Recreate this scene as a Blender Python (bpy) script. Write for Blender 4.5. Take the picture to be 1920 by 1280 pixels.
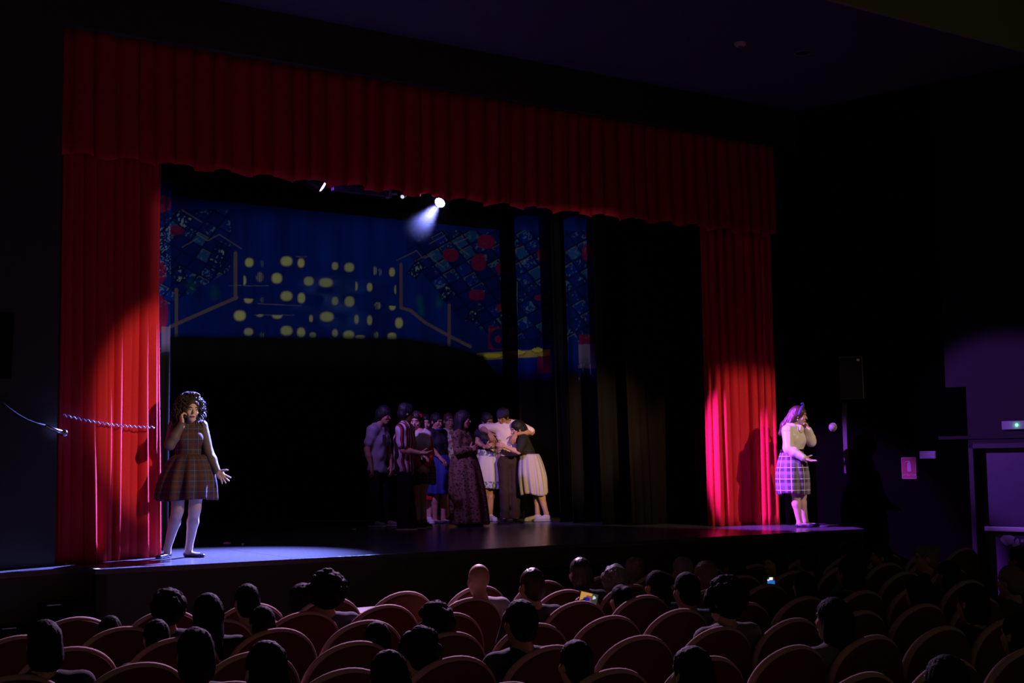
import bpy, bmesh, math, random
import numpy as np
from mathutils import Vector, Matrix

for o in list(bpy.data.objects):
    bpy.data.objects.remove(o)
scene = bpy.context.scene
C = scene.collection
random.seed(7)
rng = np.random.default_rng(7)

# ------------------------------------------------------------------ camera
CAM = np.array([-3.4088, -12.8887, 0.9672])
YAW, PITCH, ROLL, FPX = 0.59383, 0.08886, -0.01355, 2450.0
fw = np.array([math.sin(YAW)*math.cos(PITCH), math.cos(YAW)*math.cos(PITCH), math.sin(PITCH)])
r0 = np.array([math.cos(YAW), -math.sin(YAW), 0.0]); u0 = np.cross(r0, fw)
cr = math.cos(ROLL)*r0 + math.sin(ROLL)*u0
cu = -math.sin(ROLL)*r0 + math.cos(ROLL)*u0
cd = bpy.data.cameras.new('camera'); co = bpy.data.objects.new('camera', cd); C.objects.link(co)
cd.sensor_width = 36.0; cd.lens = 36.0*FPX/1920.0; cd.clip_end = 200
co.matrix_world = Matrix(((cr[0], cu[0], -fw[0], CAM[0]), (cr[1], cu[1], -fw[1], CAM[1]),
                          (cr[2], cu[2], -fw[2], CAM[2]), (0, 0, 0, 1)))
scene.camera = co

def at(px, py, Y):
    """point of the room that the photograph shows at (px,py), on the plane y = Y"""
    d = fw*FPX + cr*(px-960) - cu*(py-640)
    return CAM + d*((Y-CAM[1])/d[1])
def to_px(P):
    d = np.asarray(P)-CAM; z = d @ fw
    return 960+FPX*(d @ cr)/z, 640-FPX*(d @ cu)/z
def px_per_m(P):
    return FPX/((np.asarray(P)-CAM) @ fw)

# ------------------------------------------------------------------ world, exposure
w = bpy.data.worlds.new('hall_air'); scene.world = w; w.use_nodes = True
w.node_tree.nodes['Background'].inputs[0].default_value = (1.0, 0.82, 0.55, 1)
w.node_tree.nodes['Background'].inputs[1].default_value = 0.036
scene.view_settings.view_transform = 'Standard'
scene.view_settings.look = 'None'
scene.view_settings.exposure = 0.0
scene.view_settings.gamma = 1.0
scene.view_settings.use_curve_mapping = False

# ------------------------------------------------------------------ stage and house lights
def spot(name, loc, target, power, color, angle, blend, radius=0.05):
    l = bpy.data.lights.new(name, 'SPOT'); l.energy = power; l.color = color
    l.spot_size = math.radians(angle); l.spot_blend = blend; l.shadow_soft_size = radius
    o = bpy.data.objects.new(name, l); C.objects.link(o)
    o.location = loc
    o.rotation_euler = (Vector(target)-Vector(loc)).to_track_quat('-Z', 'Y').to_euler()
    return o
LAMP_VIOLET = tuple(at(600, 346, 2.0))
LAMP_WHITE = tuple(at(827, 377, 2.0))
# follow spots from the lighting gallery at the back of the hall
spot('followspot_left', (7.6, -11.0, 5.2), (1.62, 0.30, 1.62), 4200, (1.0, 0.70, 0.45), 10.8, 0.45, 0.05)
spot('followspot_right', (8.9, -13.5, 6.4), (9.25, 0.0, 1.05), 3900, (1.0, 0.68, 0.44), 10.4, 0.55, 0.05)
# the two lit moving heads on the first batten
def front_of(P, T, d=0.10): P, T = np.array(P), np.array(T); return tuple(P+(T-P)/np.linalg.norm(T-P)*d)
T_WHITE, T_VIOLET = (1.45, -0.05, 0.60), (9.12, -0.22, 0.85)
spot('beam_white', front_of(LAMP_WHITE, T_WHITE), T_WHITE, 46000, (0.21, 0.24, 1.0), 38, 1.0, 0.04)
spot('beam_violet', front_of(LAMP_VIOLET, T_VIOLET), T_VIOLET, 16000, (0.42, 0.07, 1.0), 18.5, 0.55, 0.04)
# amber and violet side light that reaches the group
spot('amber_front', (4.6, -11.0, 4.6), (8.3, 3.7, 0.95), 8500, (1.0, 0.60, 0.28), 8.6, 1.0, 0.10)
spot('amber_side', (10.2, 2.3, 2.9), (8.3, 3.75, 0.9), 130, (1.0, 0.56, 0.24), 48, 0.8, 0.10)
spot('violet_front', (2.6, 1.6, 4.5), (7.9, 3.8, 0.9), 1000, (0.42, 0.20, 1.0), 40, 0.9, 0.12)
# added lamp without a fixture: soft violet wash over the front rows
spot('violet_fill', (4.4, 0.35, 3.98), (-0.1, -4.7, -0.2), 3600, (0.85, 0.50, 1.0), 60, 0.8, 0.15)
# violet spill on the exit door from an added lamp, no fixture built
spot('violet_exit_fill', (1.6, 0.42, 4.02), (11.0, -2.9, 1.2), 4000, (0.36, 0.10, 1.0), 15, 0.5, 0.05)
# unseen projector, plain light on the picture cloths; its added hood is built further down
PROJ = (-1.6, -14.2, 1.15)
spot('projector_beam', PROJ, (5.5, 6.8, 4.0), 2900, (0.85, 0.93, 1.0), 34, 0.1, 0.004)

# ------------------------------------------------------------------ materials
MATS = {}
def nodes_of(m):
    m.use_nodes = True
    return m.node_tree.nodes, m.node_tree.links, m.node_tree.nodes['Principled BSDF']
def mat(name, col, rough=0.75, var=0.15, scale=30.0, bump=0.0, metal=0.0, spec=0.3, emit=None, estr=0.0, coat=0.0):
    if name in MATS: return MATS[name]
    m = bpy.data.materials.new(name); N, L, B = nodes_of(m)
    tc = N.new('ShaderNodeTexCoord'); nz = N.new('ShaderNodeTexNoise')
    nz.inputs['Scale'].default_value = scale; nz.inputs['Detail'].default_value = 4
    L.new(tc.outputs['Object'], nz.inputs['Vector'])
    mx = N.new('ShaderNodeMix'); mx.data_type = 'RGBA'
    mx.inputs[6].default_value = (*[c*(1-var) for c in col], 1)
    mx.inputs[7].default_value = (*[min(1, c*(1+var)) for c in col], 1)
    L.new(nz.outputs['Fac'], mx.inputs[0]); L.new(mx.outputs[2], B.inputs['Base Color'])
    B.inputs['Roughness'].default_value = rough; B.inputs['Metallic'].default_value = metal
    B.inputs['Specular IOR Level'].default_value = spec
    B.inputs['Coat Weight'].default_value = coat
    if bump:
        b = N.new('ShaderNodeBump'); b.inputs['Strength'].default_value = bump
        b.inputs['Distance'].default_value = 0.01
        L.new(nz.outputs['Fac'], b.inputs['Height']); L.new(b.outputs['Normal'], B.inputs['Normal'])
    if emit:
        B.inputs['Emission Color'].default_value = (*emit, 1); B.inputs['Emission Strength'].default_value = estr
    MATS[name] = m; return m
def mathn(N, L, op, a, b=None, c=None):
    n = N.new('ShaderNodeMath'); n.operation = op
    for i, v in enumerate((a, b, c)):
        if v is None: continue
        if isinstance(v, (int, float)): n.inputs[i].default_value = v
        else: L.new(v, n.inputs[i])
    return n.outputs[0]
def mixc(N, L, fac, a, b):
    n = N.new('ShaderNodeMix'); n.data_type = 'RGBA'
    for i, v in ((0, fac), (6, a), (7, b)):
        if isinstance(v, tuple): n.inputs[i].default_value = (*v, 1)
        elif isinstance(v, (int, float)): n.inputs[i].default_value = v
        else: L.new(v, n.inputs[i])
    return n.outputs[2]
def pattern(name, kind, cols, scale=1.0, uv=False, rough=0.8, **kw):
    """plaid / stripes / leopard / floral cloth"""
    if name in MATS: return MATS[name]
    m = bpy.data.materials.new(name); N, L, B = nodes_of(m)
    tc = N.new('ShaderNodeTexCoord'); src = tc.outputs['UV' if uv else 'Object']
    sx = N.new('ShaderNodeSeparateXYZ'); L.new(src, sx.inputs[0])
    X, Yc, Z = sx.outputs
    if kind in ('plaid', 'stripes') and not uv:
        X = mathn(N, L, 'ADD', X, mathn(N, L, 'MULTIPLY', Yc, kw.get('yshear', 0.6)))
    V = Yc if uv else Z
    band = lambda c, per, off, wid: mathn(N, L, 'LESS_THAN', mathn(N, L, 'FRACT', mathn(N, L, 'ADD', mathn(N, L, 'MULTIPLY', c, 1.0/per), off)), wid)
    if kind == 'plaid':
        base, c1, c2, c3 = cols
        p = 0.085*scale
        col = base
        col = mixc(N, L, mathn(N, L, 'MULTIPLY', band(X, p, 0.0, 0.42), 0.6), col, c1)
        col = mixc(N, L, mathn(N, L, 'MULTIPLY', band(V, p, 0.0, 0.42), 0.6), col, c1)
        col = mixc(N, L, mathn(N, L, 'MULTIPLY', band(X, p, 0.3, 0.26), 0.5), col, c2)
        col = mixc(N, L, mathn(N, L, 'MULTIPLY', band(V, p, 0.3, 0.26), 0.5), col, c2)
        col = mixc(N, L, mathn(N, L, 'MULTIPLY', band(X, p, 0.72, 0.07), 0.75), col, c3)
        col = mixc(N, L, mathn(N, L, 'MULTIPLY', band(V, p, 0.72, 0.07), 0.75), col, c3)
    elif kind == 'stripes':
        base, c1, c2 = cols[:3]; p = 0.075*scale
        col = mixc(N, L, band(X, p, 0.0, 0.38), base, c1)
        col = mixc(N, L, band(X, p, 0.55, 0.16), col, c2)
    else:
        vo = N.new('ShaderNodeTexVoronoi'); vo.inputs['Scale'].default_value = scale
        nz = N.new('ShaderNodeTexNoise'); nz.inputs['Scale'].default_value = scale*0.9
        L.new(src, nz.inputs['Vector'])
        ad = N.new('ShaderNodeVectorMath'); ad.operation = 'MULTIPLY_ADD'
        L.new(nz.outputs['Color'], ad.inputs[0]); ad.inputs[1].default_value = (0.03,)*3; L.new(src, ad.inputs[2])
        L.new(ad.outputs[0], vo.inputs['Vector'])
        if kind == 'leopard':
            ring = mathn(N, L, 'MULTIPLY', mathn(N, L, 'LESS_THAN', vo.outputs['Distance'], 0.42),
                         mathn(N, L, 'GREATER_THAN', vo.outputs['Distance'], 0.22))
            col = mixc(N, L, ring, cols[0], cols[1])
            col = mixc(N, L, mathn(N, L, 'LESS_THAN', vo.outputs['Distance'], 0.2), col, cols[2])
        else:                                   # floral: blotches of two colours on a ground
            hue = N.new('ShaderNodeSeparateXYZ'); L.new(vo.outputs['Color'], hue.inputs[0])
            f1 = mathn(N, L, 'LESS_THAN', vo.outputs['Distance'], kw.get('size', 0.45))
            sel = mathn(N, L, 'GREATER_THAN', hue.outputs[0], 0.5)
            flower = mixc(N, L, sel, cols[1], cols[2])
            fac = f1
            if 'zmax' in kw:
                fac = mathn(N, L, 'MULTIPLY', f1, mathn(N, L, 'LESS_THAN', V, kw['zmax']))
                fac = mathn(N, L, 'MAXIMUM', fac, mathn(N, L, 'MULTIPLY', f1, mathn(N, L, 'GREATER_THAN', V, kw['zmin'])))
            col = mixc(N, L, fac, cols[0], flower)
    if isinstance(col, tuple): B.inputs['Base Color'].default_value = (*col, 1)
    else: L.new(col, B.inputs['Base Color'])
    B.inputs['Roughness'].default_value = rough; B.inputs['Specular IOR Level'].default_value = 0.2
    MATS[name] = m; return m
def attr_mat(name, rough=0.85, emit=0.0):
    """projection or screen picture carried by the mesh colour attribute"""
    m = bpy.data.materials.new(name); N, L, B = nodes_of(m)
    a = N.new('ShaderNodeAttribute'); a.attribute_name = 'print'
    if emit:
        B.inputs['Base Color'].default_value = (0.01, 0.01, 0.01, 1)
        L.new(a.outputs['Color'], B.inputs['Emission Color']); B.inputs['Emission Strength'].default_value = emit
    else: L.new(a.outputs['Color'], B.inputs['Base Color'])
    B.inputs['Roughness'].default_value = rough; B.inputs['Specular IOR Level'].default_value = 0.1
    return m

# ------------------------------------------------------------------ mesh helpers
def link(name, me, parent=None, material=None, smooth=True):
    o = bpy.data.objects.new(name, me); C.objects.link(o)
    if material: me.materials.append(material)
    if parent: o.parent = parent
    if smooth: me.shade_smooth()
    return o
def tag(o, label=None, cat=None, group=None, kind=None):
    if label: o['label'] = label
    if cat: o['category'] = cat
    if group: o['group'] = group
    if kind: o['kind'] = kind
    return o
def empty(name, loc=(0, 0, 0), rz=0.0):
    o = bpy.data.objects.new(name, None); C.objects.link(o); o.location = loc; o.rotation_euler = (0, 0, rz)
    o.empty_display_size = 0.1
    return o
class MB:
    """collects boxes, tubes, lathes and prisms and builds them as one mesh"""
    def __init__(self): self.v = []; self.f = []; self.smooth = []
    def add(self, vs, fs):
        b = len(self.v); self.v += [tuple(map(float, p)) for p in vs]; self.f += [tuple(b+i for i in q) for q in fs]
    def box(self, a, b, M=None):
        (x0, y0, z0), (x1, y1, z1) = a, b
        vs = [(x, y, z) for z in (z0, z1) for y in (y0, y1) for x in (x0, x1)]
        if M is not None: vs = [tuple(M @ Vector(p)) for p in vs]
        self.add(vs, [(0, 2, 3, 1), (4, 5, 7, 6), (0, 1, 5, 4), (2, 6, 7, 3), (0, 4, 6, 2), (1, 3, 7, 5)])
        return self
    def tube(self, pts, rad, n=8, cap=True):
        pts = [Vector(p) for p in pts]; rad = rad if isinstance(rad, (list, tuple)) else [rad]*len(pts)
        rings = []; ref = Vector((0.13, 0.21, 0.97))
        for i, p in enumerate(pts):
            t = (pts[min(i+1, len(pts)-1)]-pts[max(i-1, 0)]).normalized()
            if abs(t.dot(ref)) > 0.95: ref = Vector((0.95, 0.2, 0.1))
            a = t.cross(ref).normalized(); b = t.cross(a); ref = -b
            rings.append([p+(a*math.cos(2*math.pi*k/n)+b*math.sin(2*math.pi*k/n))*rad[i] for k in range(n)])
        vs = [q for r in rings for q in r]; fs = []
        for i in range(len(pts)-1):
            for k in range(n):
                fs.append((i*n+k, i*n+(k+1) % n, (i+1)*n+(k+1) % n, (i+1)*n+k))
        if cap:
            fs.append(tuple(range(n))[::-1]); fs.append(tuple((len(pts)-1)*n+k for k in range(n)))
        self.add(vs, fs); return self
    def lathe(self, prof, n=16, M=None):
        vs = []; fs = []
        for r, z in prof:
            for k in range(n):
                a = 2*math.pi*k/n; vs.append((r*math.cos(a), r*math.sin(a), z))
        for i in range(len(prof)-1):
            for k in range(n): fs.append((i*n+k, i*n+(k+1) % n, (i+1)*n+(k+1) % n, (i+1)*n+k))
        fs.append(tuple(range(n))[::-1]); fs.append(tuple((len(prof)-1)*n+k for k in range(n)))
        if M is not None: vs = [tuple(M @ Vector(p)) for p in vs]
        self.add(vs, fs); return self
    def prism(self, poly, d0, d1, axis=1, M=None):
        """polygon in the two other axes, extruded along axis"""
        n = len(poly); vs = []
        for d in (d0, d1):
            for a, b in poly:
                vs.append({0: (d, a, b), 1: (a, d, b), 2: (a, b, d)}[axis])
        if M is not None: vs = [tuple(M @ Vector(p)) for p in vs]
        fs = [tuple(range(n)), tuple(range(2*n-1, n-1, -1))]
        for i in range(n): fs.append((i, n+i, n+(i+1) % n, (i+1) % n))
        self.add(vs, fs); return self
    def mesh(self, name):
        me = bpy.data.meshes.new(name); me.from_pydata(self.v, [], self.f); me.validate()
        bm = bmesh.new(); bm.from_mesh(me); bmesh.ops.recalc_face_normals(bm, faces=bm.faces); bm.to_mesh(me); bm.free()
        return me
    def build(self, name, material, parent=None, smooth=False, bevel=0.0):
        o = link(name, self.mesh(name), parent, material, smooth)
        if bevel:
            b = o.modifiers.new('bevel', 'BEVEL'); b.width = bevel; b.segments = 2; b.limit_method = 'ANGLE'
        return o
def grid_mesh(name, P, uv=None, col=None, closed=False):
    """P: (nu,nv,3) array of points; optional uv (nu,nv,2) and colours (nu,nv,3)"""
    nu, nv = P.shape[:2]
    idx = np.arange(nu*nv).reshape(nu, nv)
    if closed: idx = np.vstack([idx, idx[:1]])
    q = np.stack([idx[:-1, :-1], idx[1:, :-1], idx[1:, 1:], idx[:-1, 1:]], -1).reshape(-1, 4)
    me = bpy.data.meshes.new(name); me.vertices.add(nu*nv); me.vertices.foreach_set('co', P.reshape(-1).astype(np.float32))
    set_quads(me, q)
    if uv is not None:
        l = me.uv_layers.new(name='UVMap'); l.data.foreach_set('uv', uv.reshape(-1, 2)[q.reshape(-1)].reshape(-1).astype(np.float32))
    if col is not None:
        c = me.color_attributes.new('print', 'FLOAT_COLOR', 'POINT')
        c.data.foreach_set('color', np.concatenate([col.reshape(-1, 3), np.ones((nu*nv, 1))], 1).reshape(-1).astype(np.float32))
    return me
def set_quads(me, q):
    n = len(q); me.loops.add(4*n); me.loops.foreach_set('vertex_index', q.reshape(-1).astype(np.int32))
    me.polygons.add(n); me.polygons.foreach_set('loop_start', np.arange(0, 4*n, 4, dtype=np.int32))
    me.polygons.foreach_set('loop_total', np.full(n, 4, np.int32)); me.update(calc_edges=True); me.validate()

# ---- implicit surfaces (smooth unions of tapered capsules and ellipsoids, meshed with surface nets)
def V3(*a): return np.array(a, float)
def unit(v): v = np.asarray(v, float); return v/(np.linalg.norm(v)+1e-12)
def rc(a, ra, b, rb, k=None): return ('rc', np.asarray(a, float), ra, np.asarray(b, float), rb, k)
def ell(c, r, R=None, k=None): return ('ell', np.asarray(c, float), np.asarray(r, float), R, k)
def prim_box(p, inf=0.0):
    if p[0] == 'rc':
        lo = np.minimum(p[1]-p[2], p[3]-p[4]); hi = np.maximum(p[1]+p[2], p[3]+p[4])
    else:
        e = p[2] if p[3] is None else np.sqrt(((p[3]*p[2][None, :])**2).sum(1))
        lo, hi = p[1]-e, p[1]+e
    return lo-inf, hi+inf
def prim_eval(p, X, Y, Z, inf=0.0):
    if p[0] == 'rc':
        a, ra, b, rb = p[1:5]; ba = b-a; bb = max(ba @ ba, 1e-9)
        x, y, z = X-a[0], Y-a[1], Z-a[2]
        h = np.clip((x*ba[0]+y*ba[1]+z*ba[2])/bb, 0, 1)
        return np.sqrt((x-h*ba[0])**2+(y-h*ba[1])**2+(z-h*ba[2])**2)-(ra+(rb-ra)*h)-inf
    c, r, R = p[1:4]; x, y, z = X-c[0], Y-c[1], Z-c[2]
    if R is not None:
        x, y, z = (R[0, 0]*x+R[1, 0]*y+R[2, 0]*z, R[0, 1]*x+R[1, 1]*y+R[2, 1]*z, R[0, 2]*x+R[1, 2]*y+R[2, 2]*z)
    r = r+inf
    k0 = np.sqrt((x/r[0])**2+(y/r[1])**2+(z/r[2])**2); k1 = np.sqrt((x/r[0]**2)**2+(y/r[1]**2)**2+(z/r[2]**2)**2)
    return k0*(k0-1)/np.maximum(k1, 1e-6)
def sdf_mesh(prims, h, k=0.02, inf=0.0, subs=(), clips=(), wrinkle=0.0, seed=0):
    lo = np.min([prim_box(p, inf)[0] for p in prims], 0)-3*h; hi = np.max([prim_box(p, inf)[1] for p in prims], 0)+3*h
    n = np.ceil((hi-lo)/h).astype(int)+1
    F = np.full(n, 1.0, np.float32)
    ax = [lo[i]+h*np.arange(n[i]) for i in range(3)]
    def region(p, m):
        a, b = prim_box(p, inf+m)
        i0 = np.clip(np.floor((a-lo)/h).astype(int), 0, n-1); i1 = np.clip(np.ceil((b-lo)/h).astype(int)+1, 1, n)
        sl = tuple(slice(i0[i], i1[i]) for i in range(3))
        return sl, np.meshgrid(*[ax[i][sl[i]] for i in range(3)], indexing='ij', sparse=True)
    for p in prims:
        kk = p[-1] if p[-1] is not None else k
        sl, g = region(p, kk+2.5*h); d = prim_eval(p, *g, inf=inf).astype(np.float32); A = F[sl]
        hh = np.maximum(kk-np.abs(A-d), 0)/max(kk, 1e-6)
        F[sl] = np.minimum(A, d)-hh*hh*kk*0.25
    G = None
    if wrinkle:
        G = np.meshgrid(*ax, indexing='ij', sparse=True); s = seed*1.7
        F += wrinkle*(np.sin(G[0]*31+G[2]*23+s+2*np.sin(G[2]*17+s))+np.sin(G[1]*37-G[2]*29+s*2+1.5*np.sin(G[0]*21)))*0.5
    for p in subs:
        sl, g = region(p, 3*h); d = prim_eval(p, *g).astype(np.float32); F[sl] = np.maximum(F[sl], -d)
    for nrm, dd in clips:
        G = G or np.meshgrid(*ax, indexing='ij', sparse=True)
        F = np.maximum(F, (nrm[0]*G[0]+nrm[1]*G[1]+nrm[2]*G[2]-dd).astype(np.float32))
    return surfnet(F, lo, h)
_CO = [(i, j, k) for i in (0, 1) for j in (0, 1) for k in (0, 1)]
_ED = [(a, b) for a in range(8) for b in range(a+1, 8) if sum(abs(_CO[a][t]-_CO[b][t]) for t in range(3)) == 1]
def surfnet(F, lo, h):
    S = F < 0
    nx, ny, nz = F.shape
    cnt = sum(S[i:nx-1+i, j:ny-1+j, k:nz-1+k].astype(np.int8) for i, j, k in _CO)
    act = (cnt > 0) & (cnt < 8)
    I = np.argwhere(act); idx = np.full(act.shape, -1, np.int64); idx[act] = np.arange(len(I))
    vals = np.stack([F[I[:, 0]+i, I[:, 1]+j, I[:, 2]+k] for i, j, k in _CO], 1)
    acc = np.zeros((len(I), 3)); w = np.zeros(len(I))
    co_ = np.array(_CO, float)
    for a, b in _ED:
        fa, fb = vals[:, a], vals[:, b]; c = (fa < 0) != (fb < 0)
        t = np.where(c, fa/np.where(c, fa-fb, 1), 0)
        acc += np.where(c[:, None], co_[a]+t[:, None]*(co_[b]-co_[a]), 0); w += c
    P = lo+h*(I+acc/np.maximum(w, 1)[:, None])
    Q = []
    for axis in range(3):
        o1, o2 = [(1, 2), (2, 0), (0, 1)][axis]
        s0 = np.moveaxis(S, axis, 0); d = s0[:-1] != s0[1:]
        E = np.argwhere(d)                       # coordinates with axis moved first
        order = [axis]+[a for a in range(3) if a != axis]
        full = np.zeros_like(E); full[:, order] = E
        ok = (full[:, o1] > 0) & (full[:, o2] > 0) & (full[:, o1] < F.shape[o1]-1) & (full[:, o2] < F.shape[o2]-1)
        full = full[ok]
        e1 = np.zeros(3, int); e1[o1] = 1; e2 = np.zeros(3, int); e2[o2] = 1
        g = lambda c: idx[c[:, 0], c[:, 1], c[:, 2]]
        q = np.stack([g(full-e1-e2), g(full-e2), g(full), g(full-e1)], 1)
        ins = S[full[:, 0], full[:, 1], full[:, 2]]
        q[~ins] = q[~ins][:, ::-1]
        Q.append(q)
    Q = np.concatenate(Q); Q = Q[(Q >= 0).all(1)]
    return P, Q
def mesh_of(name, *parts):
    vs = []; qs = []; b = 0
    for P, Q in parts: vs.append(P); qs.append(Q+b); b += len(P)
    P = np.concatenate(vs); Q = np.concatenate(qs)
    me = bpy.data.meshes.new(name); me.vertices.add(len(P)); me.vertices.foreach_set('co', P.reshape(-1).astype(np.float32))
    set_quads(me, Q); return me
# ------------------------------------------------------------------ the setting
HALL_Z = -1.25
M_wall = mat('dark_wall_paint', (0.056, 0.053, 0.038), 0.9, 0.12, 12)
M_wallv = mat('dimmed_wall_copy', (0.022, 0.021, 0.02), 0.9, 0.12, 12)  # darker copy of the wall paint, toned for the violet light on it
M_wallb = mat('shaded_wall_copy', (0.0014, 0.0013, 0.0012), 0.95, 0.12, 12, spec=0.0)  # shade put into the wall colour: darkened until the violet beam hardly shows
M_ceil = mat('ceiling_paint', (0.10, 0.075, 0.12), 0.9, 0.1, 8)
M_vinyl = mat('black_dance_vinyl', (0.078, 0.078, 0.085), 0.25, 0.5, 22, bump=0.10, spec=0.5)
M_riser = mat('stage_riser_board', (0.075, 0.058, 0.042), 0.8, 0.2, 20)
M_carpet = mat('hall_carpet', (0.03, 0.015, 0.015), 0.95, 0.3, 60)
M_black = mat('black_velour', (0.006, 0.006, 0.007), 0.95, 0.3, 40, spec=0.05)
M_dimcloth = mat('charcoal_wing_cloth', (0.009, 0.007, 0.006), 0.95, 0.2, 40, spec=0.05)
M_red = mat('red_velvet', (0.62, 0.022, 0.032), 0.85, 0.12, 45, spec=0.15)
M_tape = mat('white_edge_tape', (0.75, 0.75, 0.8), 0.6, 0.05)
M_metal = mat('black_metal', (0.02, 0.02, 0.022), 0.45, 0.1, 20, metal=0.3)
M_chrome = mat('chrome', (0.75, 0.75, 0.78), 0.2, 0.05, 20, metal=1.0)

def edge_y(x): return -0.67-(x-0.19)*0.0708       # the front edge of the apron runs slightly askew
sf = MB().prism([(0.19, edge_y(0.19)+0.01), (9.8, edge_y(9.8)+0.01), (10.33, -0.52), (10.2, 0.0), (13.4, 0.4), (13.4, 7.6), (-1.4, 7.6), (-1.4, 0.3),
                 (-0.02, 0.02), (-1.2, -0.335), (-1.2, -0.60), (0.19, -0.30)], -0.05, -0.012, axis=2).build('stage_floor', M_vinyl)
tag(sf, kind='structure')
xs = [0.19, 0.65, 2.15, 3.65, 5.15, 6.65, 8.15, 9.65]
for a, b in zip(xs[:-1], xs[1:]):
    g = 0.003
    MB().prism([(a+g, edge_y(a)-0.01), (b-g, edge_y(b)-0.01), (b-g, 7.0), (a+g, 7.0)], -0.012, 0.0, axis=2).build('vinyl_strip', M_vinyl, sf, bevel=0.002)
MB().prism([(9.653, edge_y(9.65)-0.01), (9.80, edge_y(9.8)-0.01), (10.33, -0.52), (10.2, 0.0), (13.0, 0.5), (13.0, 7.0), (9.653, 7.0)], -0.012, 0.0, axis=2).build('vinyl_strip', M_vinyl, sf)
MB().prism([(0.187, -0.302), (0.187, 7.0), (-1.2, 7.0), (-1.2, 0.4), (-0.02, 0.02), (-1.2, -0.335), (-1.2, -0.59)], -0.012, 0.0, axis=2).build('vinyl_strip', M_vinyl, sf)
# riser under the apron with a black hatch in it
rz_ = MB()
rz_.prism([(0.20, edge_y(0.2)+0.015), (9.78, edge_y(9.78)+0.015), (9.78, edge_y(9.78)+0.12), (0.20, edge_y(0.2)+0.12)], HALL_Z, -0.012, axis=2)
rz_.prism([(9.66, edge_y(9.66)+0.02), (9.80, edge_y(9.8)+0.015), (10.34, -0.50), (10.25, -0.42)], HALL_Z, -0.012, axis=2)
rz_.prism([(0.20, edge_y(0.2)+0.015), (0.30, edge_y(0.3)+0.015), (0.30, -0.2), (0.20, -0.2)], HALL_Z, -0.012, axis=2)
rz_.prism([(-1.3, -0.60), (0.20, -0.29), (0.20, -0.2), (-1.3, -0.45)], HALL_Z, -0.05, axis=2)
st = tag(rz_.build('stage_front', M_riser), kind='structure')
hx0, hx1 = 4.66, 6.05
MB().prism([(hx0, edge_y(hx0)+0.006), (hx1, edge_y(hx1)+0.006), (hx1, edge_y(hx1)+0.02), (hx0, edge_y(hx0)+0.02)], -0.62, -0.24, axis=2).build('hatch', M_black, st)
hm = MB()
for (x0, x1, z0, z1) in ((hx0-.03, hx1+.03, -.24, -.215), (hx0-.03, hx1+.03, -.645, -.62), (hx0-.03, hx0, -.62, -.24), (hx1, hx1+.03, -.62, -.24)):
    hm.prism([(x0, edge_y(x0)+0.0), (x1, edge_y(x1)+0.0), (x1, edge_y(x1)+0.02), (x0, edge_y(x0)+0.02)], z0, z1, axis=2)
hm.build('hatch_frame', M_riser, st)
# steps going down at the left end of the stage
stairs = empty('stage_steps', (-0.3, -0.45, HALL_Z))
tag(stairs, 'dark wooden steps with white taped edges at the left end of the stage', 'steps')
sx = [0.185, -0.24, -0.62, -1.0, -1.38]; sz = [-0.295, -0.47, -0.68, -0.88]
for i in range(3):
    s = MB().box((sx[i+1], -0.69, HALL_Z), (sx[i], -0.33 if i == 0 else -0.50, sz[i])).build('step', M_black); s.parent = stairs
    s.matrix_parent_inverse = Matrix.Translation((0.3, 0.45, -HALL_Z))
    t = MB().box((sx[i+1]-0.002, -0.693, sz[i]-0.004), (sx[i+1]+0.115, -0.66, sz[i]+0.003)).build('edge_tape', M_tape); t.parent = s
tp = MB().box((0.185, edge_y(.2)-0.012, 0.0005), (0.235, edge_y(.2)+0.17, 0.003)).build('edge_tape', M_tape, sf)

# hall floor, walls, ceiling
tag(MB().box((-7, -16.5, HALL_Z-0.1), (13, 0.2, HALL_Z)).build('floor', M_carpet), kind='structure')
tag(MB().prism([(0, 0), (-4.8, -1.35), (-4.8, -1.15), (0.0, 0.2)], HALL_Z, 6.9, axis=2).build('wall_left', M_wall), kind='structure')
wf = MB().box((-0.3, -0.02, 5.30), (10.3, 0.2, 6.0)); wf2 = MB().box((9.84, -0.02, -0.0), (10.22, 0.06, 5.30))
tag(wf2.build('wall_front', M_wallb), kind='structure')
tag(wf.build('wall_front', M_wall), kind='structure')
wd = np.array([0.25, -0.968]); wn = np.array([0.968, 0.25])
def wr(t, off=0.0): return (10.2+wd[0]*t-wn[0]*off, wd[1]*t-wn[1]*off)   # a point on the right wall, off = into the room
WRZ = math.atan2(wd[1], wd[0])
def MW(t, off, z): return Matrix.Translation((*wr(t, off), z)) @ Matrix.Rotation(WRZ, 4, 'Z')   # local x along wall towards the audience, local y out of the room... 
def wall_poly(t0, t1, o0, o1): return [wr(t0, o0), wr(t1, o0), wr(t1, o1), wr(t0, o1)]
D0, D1, DZ = 2.33, 3.55, 1.07                    # the exit doorway in that wall
wrm = MB()
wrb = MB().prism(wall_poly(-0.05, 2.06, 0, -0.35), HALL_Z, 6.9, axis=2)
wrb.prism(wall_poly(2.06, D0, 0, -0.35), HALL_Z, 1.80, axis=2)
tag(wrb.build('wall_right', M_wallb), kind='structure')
wrm.prism(wall_poly(2.06, D0, 0, -0.35), 1.80, 6.9, axis=2)
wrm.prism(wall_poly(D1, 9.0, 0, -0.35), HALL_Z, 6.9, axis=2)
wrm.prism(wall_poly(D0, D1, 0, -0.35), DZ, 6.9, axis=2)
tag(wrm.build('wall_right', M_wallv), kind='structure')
tag(MB().box((-4.8, -3.45, 5.83), (14, -0.02, 6.0)).build('ceiling', M_ceil), kind='structure')
M_fascia = mat('cream_fascia_paint', (0.42, 0.40, 0.17), 0.9, 0.1)
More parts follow.
